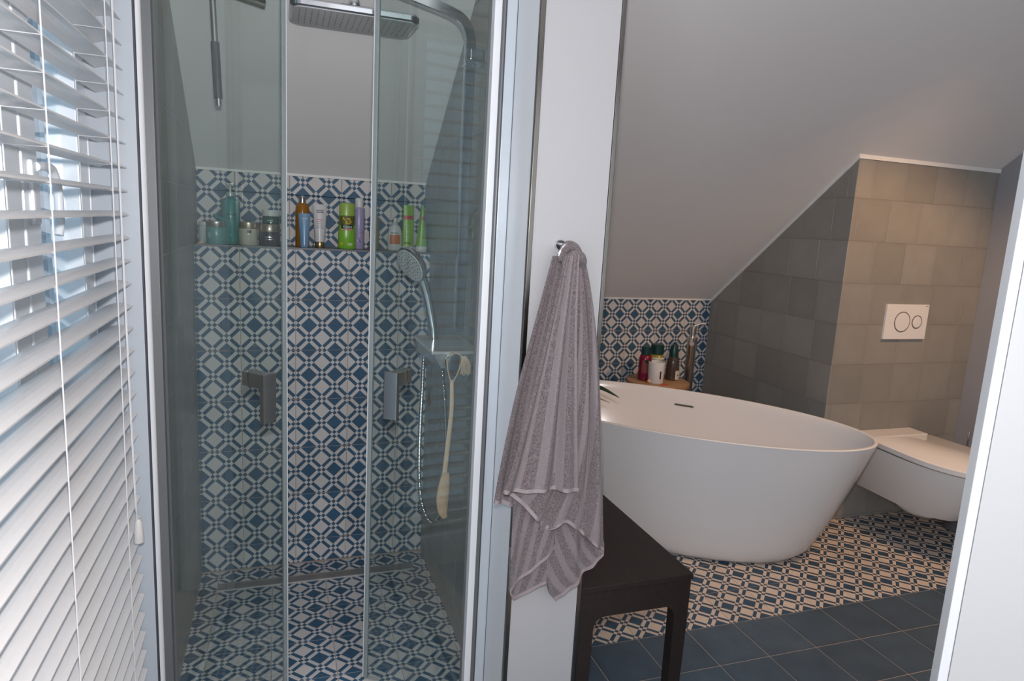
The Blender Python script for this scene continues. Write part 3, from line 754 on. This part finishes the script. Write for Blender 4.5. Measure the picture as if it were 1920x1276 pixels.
tbh = empty('toilet_brush', (3.235, 2.30, 0), 'dark toilet brush handle standing right of the toilet', 'toilet brush')
obj('handle', tube([(0, 0, .30), (.002, 0, .515)], .0045, 10), M['chrome'], tbh, True)
obj('holder', lathe([(.042, .001), (.045, .004), (.045, .31), (.030, .325), (.006, .33)], 24), C('brush_holder_grey', (.10, .10, .11), .3), tbh, True)

# ------------------------------------------------------------------ dark bench and the plant standing on it
be = empty('wooden_bench', (.940, 1.507, 0), 'black-brown wooden bench with tapered legs beside the divider wall', 'bench')
BL, BW, BH = 1.03, .355, .45
obj('seat', B(-BW/2, BW/2, 0, BL, BH-.018, BH, bev=.002), M['darkwood'], be)
def end_frame(y0, y1):
    """apron with rounded inner corners meeting two tapered legs"""
    bm = bmesh.new(); hw = BW/2-.004; zt2 = BH-.0185; za = BH-.095; r = .035
    lw_t, lw_b = .045, .036
    outer = [(-hw, za-.02), (-hw, zt2), (hw, zt2), (hw, za-.02)]
    inner = []
    xi = hw-lw_t
    for i in range(7):
        a = PI/2*i/6; inner.append((xi-r+r*math.cos(a) if 0 else xi-r*(1-math.cos(PI/2*(6-i)/6)) if 0 else xi - r + r*math.cos(a), za - r + r*math.sin(a)))
    inner = [(xi, za-.02-.015)]+inner
    inner = inner + [(-x, z) for x, z in inner[::-1]]
    inner[0] = (xi, za-.05); inner[-1] = (-xi, za-.05); outer[0] = (-hw, za-.05); outer[-1] = (hw, za-.05)
    pts = outer + inner
    a = [bm.verts.new((x, y0, z)) for x, z in pts]; b = [bm.verts.new((x, y1, z)) for x, z in pts]
    bm.faces.new(a); bm.faces.new(b[::-1]); n = len(pts)
    for i in range(n): bm.faces.new((a[i], a[(i+1) % n], b[(i+1) % n], b[i]))
    obj('apron', bm, M['darkwood'], be)
    for sgn in (-1, 1):
        def rc(xo, xi_, z): return [V((sgn*xo, y0, z)), V((sgn*xi_, y0, z)), V((sgn*xi_, y1, z)), V((sgn*xo, y1, z))]
        obj('leg', loft([rc(hw-.006, hw-.006-lw_b, .001), rc(hw, hw-lw_t, za-.0505)]), M['darkwood'], be)
end_frame(.004, .040); end_frame(BL-.040, BL-.004)
for sgn in (-1, 1):
    obj('side_rail', B(min(sgn*(BW/2-.008), sgn*(BW/2-.030)), max(sgn*(BW/2-.008), sgn*(BW/2-.030)), .042, BL-.042, BH-.085, BH-.0185), M['darkwood'], be)

pt = empty('potted_plant', (.965, 2.34, BH), 'potted plant with long pointed leaves, mostly hidden behind the towel', 'plant')
obj('pot', lathe([(.05, .001), (.055, .004), (.066, .105), (.062, .108), (.058, .095)], 24), C('grey_pot', (.42, .41, .40), .5), pt, True)
obj('soil', lathe([(.02, .088), (.0575, .0945), (.001, .096)][1:], 20), C('soil', (.04, .028, .02), .9), pt)
def leaf(pts, w, mat, nm='leaf', roll=0.):
    P = crom(pts, 8); n = len(P); bm = bmesh.new(); prev = None
    for i, p in enumerate(P):
        t = i/(n-1); tt_ = (P[min(i+1, n-1)]-P[max(i-1, 0)]).normalized(); side = tt_.cross(V((0, 0, 1)))
        side = side.normalized() if side.length > .01 else V((1, 0, 0)); up = side.cross(tt_); side, up = side*math.cos(roll)+up*math.sin(roll), up*math.cos(roll)-side*math.sin(roll)
        ww = w*(math.sin(PI*min(1, .22+.78*t))**.7 if t < 1 else 0)+.0006
        row = [bm.verts.new(p-side*ww+up*ww*.3), bm.verts.new(p-up*.0012), bm.verts.new(p+side*ww+up*ww*.3), bm.verts.new(p+up*.0016)]
        if prev:
            for k in range(4): bm.faces.new((prev[k], prev[(k+1) % 4], row[(k+1) % 4], row[k]))
        else: bm.faces.new(row[::-1])
        prev = row
    bm.faces.new(prev); return obj(nm, bm, mat, pt, True)
lg = C('dark_green_leaf', (.035, .07, .035), .35); lt_refl = C('tan_leaf_reflection', (.42, .28, .15), .6)
leaf([(0, 0, .09), (.05, -.01, .25), (.13, -.02, .345), (.21, -.03, .345), (.300, -.045, .305)], .016, lg, roll=.9)
o = leaf([(0, .01, .09), (.04, .02, .20), (.11, .02, .285), (.20, .01, .30), (.285, 0, .272)], .009, lt_refl, roll=.9); tag(o, 'dry tan leaf')  # tan shape standing in for the leaf's reflection in the tub wall
leaf([(0, 0, .09), (-.02, .03, .20), (-.06, .06, .28), (-.11, .10, .30)], .014, lg)
leaf([(0, 0, .09), (.0, -.04, .2), (-.01, -.10, .27), (-.02, -.17, .25)], .014, lg)
leaf([(0, 0, .09), (-.01, .03, .22), (.0, .07, .31), (.0, .13, .33)], .014, lg)

# ------------------------------------------------------------------ hanging towel and its ring
rg = empty('towel_ring', (.640, YD0-.006, 1.338), 'small chrome towel ring on the white end panel', 'towel ring')
obj('rosette', (lambda b: b)(tube([(-.012, 0, .026), (-.012, -.012, .026)], .012, 18)), M['chrome'], rg, True)
ringp = [(-.001+.0275*math.cos(2*PI*i/32), -.045, .003+.0275*math.sin(2*PI*i/32)) for i in range(33)]
obj('ring', tube(ringp, .0035, 8), M['chrome'], rg, True)
obj('ring_arm', tube([(-.012, -.010, .026), (-.012, -.045, .028)], .004, 8), M['chrome'], rg, True)

tw = empty('hand_towel', (.64, 1.43, 1.33), 'mauve grey striped terry towel hanging gathered from the ring', 'towel')
def poly_at(P, t):
    d = [0]
    for a, b in zip(P, P[1:]): d.append(d[-1]+math.hypot(b[0]-a[0], b[1]-a[1]))
    x = t*d[-1]
    for i in range(len(P)-1):
        if x <= d[i+1]+1e-9:
            k = (x-d[i])/max(1e-9, d[i+1]-d[i]); return V((P[i][0]+(P[i+1][0]-P[i][0])*k, P[i][1]+(P[i+1][1]-P[i][1])*k))
    return V(P[-1])
def smooth_poly(P, k=6):
    if len(P) < 3: return P
    return [(p.x, p.y) for p in crom([(a, b, 0) for a, b in P], k)]
def sheet(name, Lc, Rc, Tc, Bc, y0, amp, folds, phase, stripes, soff=0., nu=60, nv=110, thick=.005, topamp=.3, bulge=.0, sm_b=True, skew=0., bottom_hem=True, ybot=0.):
    Lc, Rc = smooth_poly(Lc), smooth_poly(Rc); Bc = smooth_poly(Bc) if sm_b else Bc
    bm = bmesh.new(); uvl = bm.loops.layers.uv.new('UVMap'); G = []; UV = {}
    c00, c10, c01, c11 = V(Tc[0]), V(Tc[-1]), V(Bc[0]), V(Bc[-1])
    def pos(s_, t):
        L_, R_, T_, B_ = poly_at(Lc, t), poly_at(Rc, t), poly_at(Tc, s_), poly_at(Bc, s_)
        p = L_*(1-s_)+R_*s_+T_*(1-t)+B_*t-(c00*(1-s_)*(1-t)+c10*s_*(1-t)+c01*(1-s_)*t+c11*s_*t)
        a = amp*(topamp+(1-topamp)*min(1, t*1.6))
        w = math.sin(2*PI*folds*s_+phase+.8*t)*.6+math.sin(2*PI*folds*1.7*s_+phase*2.1-.6*t)*.4
        y = y0 - 1.5*a*w - bulge*math.sin(PI*s_)*(1-t*.6) + ybot*t
        return V((p.x, y, p.y))
    for j in range(nv+1):
        row = []
        for i in range(nu+1):
            v_ = bm.verts.new(pos(i/nu, j/nv)); UV[v_] = ((i/nu*stripes+soff)+skew*j/nv, j/nv); row.append(v_)
        G.append(row)
    for j in range(nv):
        for i in range(nu):
            f = bm.faces.new((G[j][i], G[j+1][i], G[j+1][i+1], G[j][i+1]))
            for l in f.loops: l[uvl].uv = UV[l.vert]
    bmesh.ops.recalc_face_normals(bm, faces=bm.faces[:])
    me = bpy.data.meshes.new(name); bm.to_mesh(me); bm.free()
    for p in me.polygons: p.use_smooth = True
    o = link_mesh(name, me, M['terry'], tw); o.location = -V(tw.location)
    md = o.modifiers.new('thickness', 'SOLIDIFY'); md.thickness = thick; md.offset = 0
    if bottom_hem:
        hw = .0085; bm = bmesh.new(); prev = None
        for i in range(nu+1):
            s_ = i/nu; p = pos(s_, 1); q_ = pos(s_, 1-1e-2)
            u = (q_-p).normalized(); n_ = V((0, -1, 0))
            row = [bm.verts.new(p-u*.001+n_*.0036), bm.verts.new(p+u*hw+n_*.0036), bm.verts.new(p+u*hw-n_*.0032), bm.verts.new(p-u*.001-n_*.0032)]
            if prev:
                for k in range(4): bm.faces.new((prev[k], prev[(k+1) % 4], row[(k+1) % 4], row[k]))
            prev = row
        h = obj('hem', bm, M['hem'], o)
    return o
AL = [(.606, 1.343), (.578, 1.195), (.542, 1.021), (.508, .868), (.487, .794)]
AR = [(.640, 1.347), (.645, 1.195), (.660, 1.004), (.674, .857), (.681, .779)]
BLc = [(.622, 1.347), (.622, 1.193), (.612, 1.0), (.565, .859), (.505, .777)]
BR = [(.666, 1.340), (.687, 1.269), (.714, 1.142), (.737, .984), (.757, .819), (.781, .597)]
BB = [(.505, .777), (.545, .748), (.585, .705), (.62, .672), (.642, .683), (.664, .690), (.70, .664), (.74, .628), (.781, .597)]
sheet('front_flap', AL, AR, [AL[0], AR[0]], [(.487, .794), (.53, .786), (.60, .786), (.681, .779)], 1.402, .0095, 2.3, .6, 3.7, .1)
sheet('side_layer', BLc, BR, [BLc[0], BR[0]], BB, 1.428, .011, 3.1, 2.2, 5.6, .3, skew=1.6)
FL = [(.601, 1.338), (.568, 1.189), (.529, 1.011), (.499, .828), (.488, .741)]
FR = [(.628, 1.339), (.611, 1.189), (.585, 1.009), (.57, .824), (.556, .720)]
sheet('rear_layer', FL, FR, [FL[0], FR[0]], [(.488, .741), (.515, .735), (.556, .720)], 1.462, .005, 1.5, .2, 3.0, nu=30)
sheet('left_corner', [(.530, .765), (.531, .64), (.533, .513)], [(.640, .70), (.648, .66), (.653, .613)], [(.530, .765), (.640, .70)], [(.533, .513), (.59, .556), (.653, .613)], 1.447, .006, 1.4, 1.0, 4.0, skew=1.5, nu=40, nv=50, topamp=1)
sheet('left_corner_back', [(.534, .62), (.536, .56), (.538, .505)], [(.648, .64), (.642, .575), (.637, .512)], [(.534, .62), (.648, .64)], [(.538, .505), (.549, .482), (.562, .477), (.60, .496), (.637, .512)], 1.461, .004, 1.2, .4, 3.0, skew=1, nu=40, nv=40, topamp=1)
sheet('right_corner', [(.629, .705), (.634, .58), (.645, .495), (.667, .461)], [(.783, .625), (.789, .60), (.791, .575)], [(.629, .705), (.70, .70), (.783, .625)], [(.667, .461), (.695, .482), (.728, .513), (.762, .548), (.791, .575)], 1.453, .007, 2.0, 2.6, 4.5, skew=-2.2, nu=44, nv=60, topamp=1)
# the bunch pulled through the ring
bunch = tube([(.617, 1.445, 1.326), (.622, 1.452, 1.347), (.634, 1.455, 1.362), (.650, 1.452, 1.358), (.660, 1.446, 1.338), (.662, 1.440, 1.318)], lambda t: .009+.004*math.sin(PI*t), 12, smooth=5)
o = obj('bunched_loop', bunch, M['terry'], tw, True); o.location = -V(tw.location)
bunch = tube([(.616, 1.425, 1.318), (.626, 1.418, 1.337), (.642, 1.414, 1.343), (.655, 1.418, 1.334), (.661, 1.428, 1.318)], lambda t: .009+.004*math.sin(PI*t), 12, smooth=5)
o = obj('bunched_loop', bunch, M['terry'], tw, True); o.location = -V(tw.location)

# ------------------------------------------------------------------ toiletries on the shower shelf
GS = 'toiletries on the tiled shower shelf'
Z = ZSH + .0004
silver = C('silver_metal_lid', (.55, .54, .52), .22, .9); gold = C('gold_metal_cap', (.55, .42, .20), .25, .9)
teal = C('teal_lacquer', (.10, .30, .30), .25); teal_d = C('bright_teal', (.02, .27, .26), .4)
# clear little jar and shell at the far left
bottle('small_glass_jar', 'small clear glass jar in the left corner of the shower shelf', (-.268, 2.82, Z), [(.019, 0), (.021, .003), (.021, .062), (.017, .066)], C('frosted_glass', (.55, .60, .60), .2),
       [('lid', lathe([(.020, .066), (.020, .078), (.016, .080)], 20), C('frosted_lid', (.62, .64, .64), .3))], group=GS, cat='jar', body='jar_body')
tag(obj('seashell', loft([superell(.013-.004*i, .009-.002*i, 2, 12, -.276+.002*i, 2.755, Z+.005*i) for i in range(3)]), C('pink_shell', (.60, .42, .35), .5), None, True), 'small pinkish shell at the left end of the shower shelf', 'shell')['group'] = GS
e = bottle('cream_jar', 'teal cosmetic jar with silver lid and teal flip cap, leftmost jar', (-.223, 2.775, Z), [(.033, 0), (.036, .004), (.036, .058), (.034, .062)], teal,
       [('lid', lathe([(.0345, .062), (.0355, .064), (.0355, .082), (.032, .085)], 26), silver), ('label_mark', cyl_patch(.0362, .024, .042, FA-.75, FA-.35), C('pale_teal_print', (.25, .45, .44), .4))], group=GS, cat='jar', body='jar_body')
o = obj('flip_cap', loft([superell(.024, .012, 2, 18, 0, 0, 0), superell(.025, .013, 2, 18, 0, 0, .004), superell(.022, .010, 2, 18, 0, 0, .008)]), teal_d, e, True); o.location = (.010, -.01, .094); o.rotation_euler = (0, math.radians(28), 0)
bottle('pump_bottle', 'tall teal bottle with clear pump top on the shower shelf', (-.176, 2.822, Z), [(.030, 0), (.033, .004), (.0335, .10), (.0335, .160), (.028, .168), (.013, .174), (.011, .180)], teal,
       [('pump_collar', lathe([(.014, .179), (.014, .192), (.010, .196)], 20), C('clear_collar', (.45, .55, .55), .15)), ('pump_stem', lathe([(.005, .195), (.005, .220)], 12), C('clear_collar', (.45, .55, .55), .15)),
        ('pump_head', rect_slab(.016, .010, .005, [(.215, .002), (.218, 0), (.226, 0), (.228, .002)], 0, 0), C('clear_pump', (.50, .50, .52), .15)),
        ('teal_band', cyl_patch(.0336, .030, .036, FA-1.3, FA+1.3), teal_d), ('label_print', cyl_patch(.0337, .108, .114, FA-.3, FA+.8), C('dark_teal_print', (.05, .16, .16), .4)),
        ('label_print', cyl_patch(.0337, .094, .097, FA-.3, FA+.8), C('dark_teal_print', (.05, .16, .16), .4))], group=GS)
bottle('scented_candle_jar', 'cream candle jar with brass-coloured lid and small dark label', (-.112, 2.785, Z), [(.033, 0), (.035, .003), (.035, .058), (.034, .062)], C('cream_wax_glass', (.52, .50, .42), .2),
       [('lid', lathe([(.0352, .062), (.0358, .064), (.0358, .084), (.033, .087)], 26), C('brass_lid', (.50, .44, .34), .25, .8)), ('dark_label', cyl_patch(.0352, .046, .056, FA+.05, FA+.45), M['black'])], group=GS, cat='jar', body='jar_body')
bottle('cream_jar', 'wide dark plum jar with bronze lid under the green jar', (-.036, 2.785, Z), [(.036, 0), (.039, .004), (.039, .048), (.037, .053)], C('dark_plum_glass', (.035, .035, .055), .15),
       [('lid', lathe([(.0385, .053), (.039, .055), (.039, .079), (.037, .082)], 28), C('bronze_lid', (.42, .36, .30), .28, .8)), ('label_print', cyl_patch(.0392, .032, .035, FA-.3, FA+.6), silver), ('label_print', cyl_patch(.0392, .024, .026, FA-.3, FA+.6), silver)], group=GS, cat='jar', body='jar_body')
bottle('cream_jar', 'small dark green jar with white lid, topmost of its stack', (-.031, 2.785, Z+.0825), [(.028, 0), (.031, .003), (.031, .026), (.029, .030)], C('dark_green_glass', (.015, .075, .055), .15),
       [('lid', lathe([(.0315, .030), (.032, .032), (.032, .050), (.030, .053)], 26), C('white_lid', (.62, .64, .64), .35)), ('label_print', cyl_patch(.0312, .012, .016, FA-.3, FA+.4), C('green_print', (.25, .45, .35), .4))], group=GS, cat='jar', body='jar_body')
bottle('amber_bottle', 'amber body oil bottle with silver cap behind the blue tube', (.086, 2.825, Z), [(.025, 0), (.0265, .003), (.0265, .140), (.0245, .158), (.018, .168), (.012, .171)], C('amber_bottle_glass', (.33, .14, .015), .12),
       [('cap', lathe([(.0135, .170), (.0135, .186), (.012, .194), (.006, .199)], 22), silver)], group=GS)
def squeeze_tube(name, label, loc, w_top, r_bot, h, cap_h, cap_r, mat, capmat, extra=(), flat_t=.004, sx=1., rot=0., n=28, sy=1.):
    e = empty(name, loc, label, 'tube', GS, rot)
    rings = []
    for i in range(13):
        t = i/12; a = r_bot*sx+(w_top-r_bot*sx)*t; b = r_bot*sy*(1-t)**.8+flat_t*t
        rings.append([V((a*math.cos(2*PI*k/n), b*math.sin(2*PI*k/n), cap_h+(h-cap_h)*t)) for k in range(n)])
    bd = obj('tube_body', loft(rings), mat, e, True)
    obj('cap', lathe([(cap_r*.94, 0), (cap_r, .002), (cap_r, cap_h-.002), (cap_r*.94, cap_h)], 26, sx=sx if sx != 1 else 1, sy=sy if sy != 1 else 1), capmat, e, True)
    for nm, x0, x1, z0, z1, mt in extra:
        # flat print that follows the tapering front
        bm = bmesh.new(); rows = []
        for z in (z0, (z0+z1)/2, z1):
            t = (z-cap_h)/(h-cap_h); a = r_bot*sx+(w_top-r_bot*sx)*t; b = r_bot*sy*(1-t)**.8+flat_t*t; row = []
            for i in range(7):
                x = x0+(x1-x0)*i/6; y = -b*math.sqrt(max(0.02, 1-(x/a)**2))
                row.append((bm.verts.new((x, y-.0008, z)), bm.verts.new((x, y+.0004, z))))
            rows.append(row)
        for r0, r1 in zip(rows, rows[1:]):
            for i in range(6):
                bm.faces.new((r0[i][0], r0[i+1][0], r1[i+1][0], r1[i][0])); bm.faces.new((r0[i][1], r1[i][1], r1[i+1][1], r0[i+1][1]))
        obj(nm, bm, mt, bd)
    return e
lb = C('light_blue_tube', (.16, .30, .48), .22); wt_ = C('white_tube_plastic', (.60, .60, .63), .3)
squeeze_tube('cream_tube', 'light blue cream tube standing before the amber bottle', (.092, 2.772, Z), .023, .0165, .130, .010, .016, lb, lb, [('label_print', -.012, .012, .108, .113, C('pale_blue_print', (.32, .46, .60), .3))])
gp = C('grey_print', (.16, .16, .18), .5); rp = C('pink_print', (.55, .22, .26), .5)
squeeze_tube('cream_tube', 'white cream tube standing on its gold cap', (.150, 2.778, Z), .0275, .019, .168, .024, .0175, wt_, gold,
             [('label_print', -.014, .014, .142, .146, gp), ('label_print', -.014, .014, .135, .139, gp), ('label_print', -.014, .010, .108, .111, rp), ('label_print', -.014, .012, .101, .103, rp), ('label_print', -.014, .013, .085, .0865, gp), ('label_print', -.014, .013, .077, .0785, gp), ('label_print', -.014, .006, .092, .0935, gp)])
# green shower gel bottle with yellow flower picture and dark name label
gb = C('lime_green_bottle', (.19, .47, .035), .25); gcap = C('olive_lime_cap', (.30, .45, .09), .3)
e = bottle('shower_gel_bottle', 'bright green shower gel bottle with yellow flower label', (.254, 2.782, Z), [(.030, 0), (.034, .004), (.0335, .055), (.031, .095), (.0305, .128), (.029, .131)], gb,
       [('cap', lathe([(.0300, .131), (.0300, .170), (.027, .178), (.020, .180)], 30, sx=1, sy=.62), gcap)], sx=1, sy=.62, group=GS)
for i in range(9):
    a = random.uniform(-.8, .8); z = random.uniform(.098, .126)
    o = obj('flower_petal', loft([superell(.006, .0035, 2, 8, 0, 0, 0), superell(.004, .002, 2, 8, 0, 0, .0012)]), C('yellow_petals', (.55, .42, .02), .5), e)
    x = .031*math.sin(a); y = -.031*.62*math.cos(a); o.location = (x, y-.0003, z); o.rotation_euler = (PI/2, random.uniform(0, 3), a*.8)
obj('brown_patch', cyl_patch(.0313, .092, .129, FA-1.0, FA+1.2, sy=.62), C('brown_flower_ground', (.10, .10, .02), .5), e)
obj('name_label', cyl_patch(.0325, .080, .094, FA-.65, FA+.85, sy=.62, eps=.0012), C('dark_green_label', (.005, .03, .03), .4), e)
text('name_text', 'Kneipp', .0125, (.001, -.0222, .087), C('white_text', (.75, .78, .75), .5), e, bend=.06)
obj('pink_ribbon', cyl_patch(.0330, .073, .079, FA-.7, FA+.75, sy=.62, eps=.0012), C('pink_ribbon', (.55, .25, .22), .5), e)
for z, w_ in ((.066, .6), (.060, .45), (.054, .5)): obj('label_print', cyl_patch(.0338, z, z+.002, FA-.2, FA-.2+w_, sy=.62), C('pale_green_print', (.45, .62, .30), .5), e)
obj('leaf_emblem', cyl_patch(.0342, .014, .026, FA-.75, FA-.40, sy=.62), C('yellow_petals', (.55, .42, .02), .5), e)
obj('white_flower_print', cyl_patch(.0342, .014, .024, FA+.15, FA+.75, sy=.62), C('pale_green_print', (.45, .62, .30), .5), e)
# lavender bottle
lv = C('lavender_plastic', (.34, .31, .50), .28)
e = bottle('shampoo_bottle', 'slim lavender bottle with white cap and pink flowers', (.304, 2.815, Z), [(.021, 0), (.0225, .003), (.0225, .158), (.021, .163), (.014, .166)], lv,
       [('cap', lathe([(.0155, .164), (.0165, .167), (.0165, .196), (.0135, .202)], 22), C('white_cap', (.66, .66, .68), .3))], group=GS)
for z, w_ in ((.150, .3), (.130, .35), (.124, .3), (.116, .35), (.100, .4)): obj('label_print', cyl_patch(.0226, z, z+.003, FA-.95, FA-.95+w_), C('purple_print', (.08, .06, .20), .5), e)
for i in range(12):
    a = FA+random.uniform(-.9, .9); z = random.uniform(.014, .075); w_ = random.uniform(.1, .22)
    obj('flower_print', cyl_patch(.0226, z, z+random.uniform(.004, .010), a, a+w_, 4), (C('pink_flower_print', (.60, .16, .25), .5), C('blue_flower_print', (.12, .12, .35), .5), C('pale_flower_print', (.62, .55, .62), .5))[i % 3], e)
# golden wavy bottle, behind the glass edge
bottle('perfume_bottle', 'golden wavy bottle half hidden behind the glass door edge', (.364, 2.80, Z), [(.020, 0), (.022, .004), (.0175, .030), (.0215, .062), (.0175, .092), (.0205, .118), (.014, .132), (.008, .136)], C('golden_glass', (.46, .36, .18), .14, .5),
       [('cap', lathe([(.009, .136), (.011, .139), (.011, .163), (.008, .166)], 18), C('dark_gold_cap', (.22, .17, .09), .3, .6)), ('label_print', cyl_patch(.0225, .004, .022, FA-1., FA-.2), C('brown_gold_print', (.16, .11, .04), .5))], group=GS)
# white bottle, orange label
e = bottle('lotion_bottle', 'white oval bottle with orange label beside the green tube', (.448, 2.800, Z), [(.026, 0), (.029, .003), (.0295, .030), (.0280, .075), (.022, .095), (.010, .106), (.0085, .108)], C('white_lotion_plastic', (.62, .63, .64), .25),
       [('cap', lathe([(.0098, .107), (.0105, .109), (.0085, .132), (.006, .134)], 18), C('clear_cap', (.55, .57, .58), .15))], sy=.62, group=GS)
obj('orange_label', cyl_patch(.0294, .026, .064, FA-.75, FA+.85, sy=.62), C('orange_label', (.52, .17, .06), .45), e)
text('name_text', 'RINSE', .0085, (.0, -.0208, .073), gp, e, bend=.05) if 0 else obj('label_print', cyl_patch(.0286, .069, .073, FA-.6, FA+.5, sy=.62), gp, e)
gt = C('green_tube', (.20, .42, .03), .3)
red = C('red_band', (.45, .03, .06), .4); ol = C('olive_print', (.09, .12, .03), .5); pg = C('pale_green_print', (.45, .62, .30), .5); wc_ = C('white_cap', (.66, .66, .68), .3)
squeeze_tube('hair_tube', 'straight green tube with red band and white cap', (.500, 2.792, Z), .0225, .0235, .185, .020, .0235, gt, wc_,
             [('red_band', -.021, .019, .128, .144, red), ('label_print', -.018, .010, .0305, .0355, ol)]+[('label_print', -.018, .002+.003*(k % 3), .060+.009*k, .0615+.009*k, pg) for k in range(6)], sy=.55)
o = squeeze_tube('hair_tube', 'narrowing green tube leaning at the right end of the shelf', (.553, 2.772, Z), .006, .0245, .188, .022, .0240, gt, wc_,
             [('red_band', -.004, .010, .128, .144, red)], sy=.6, flat_t=.012)
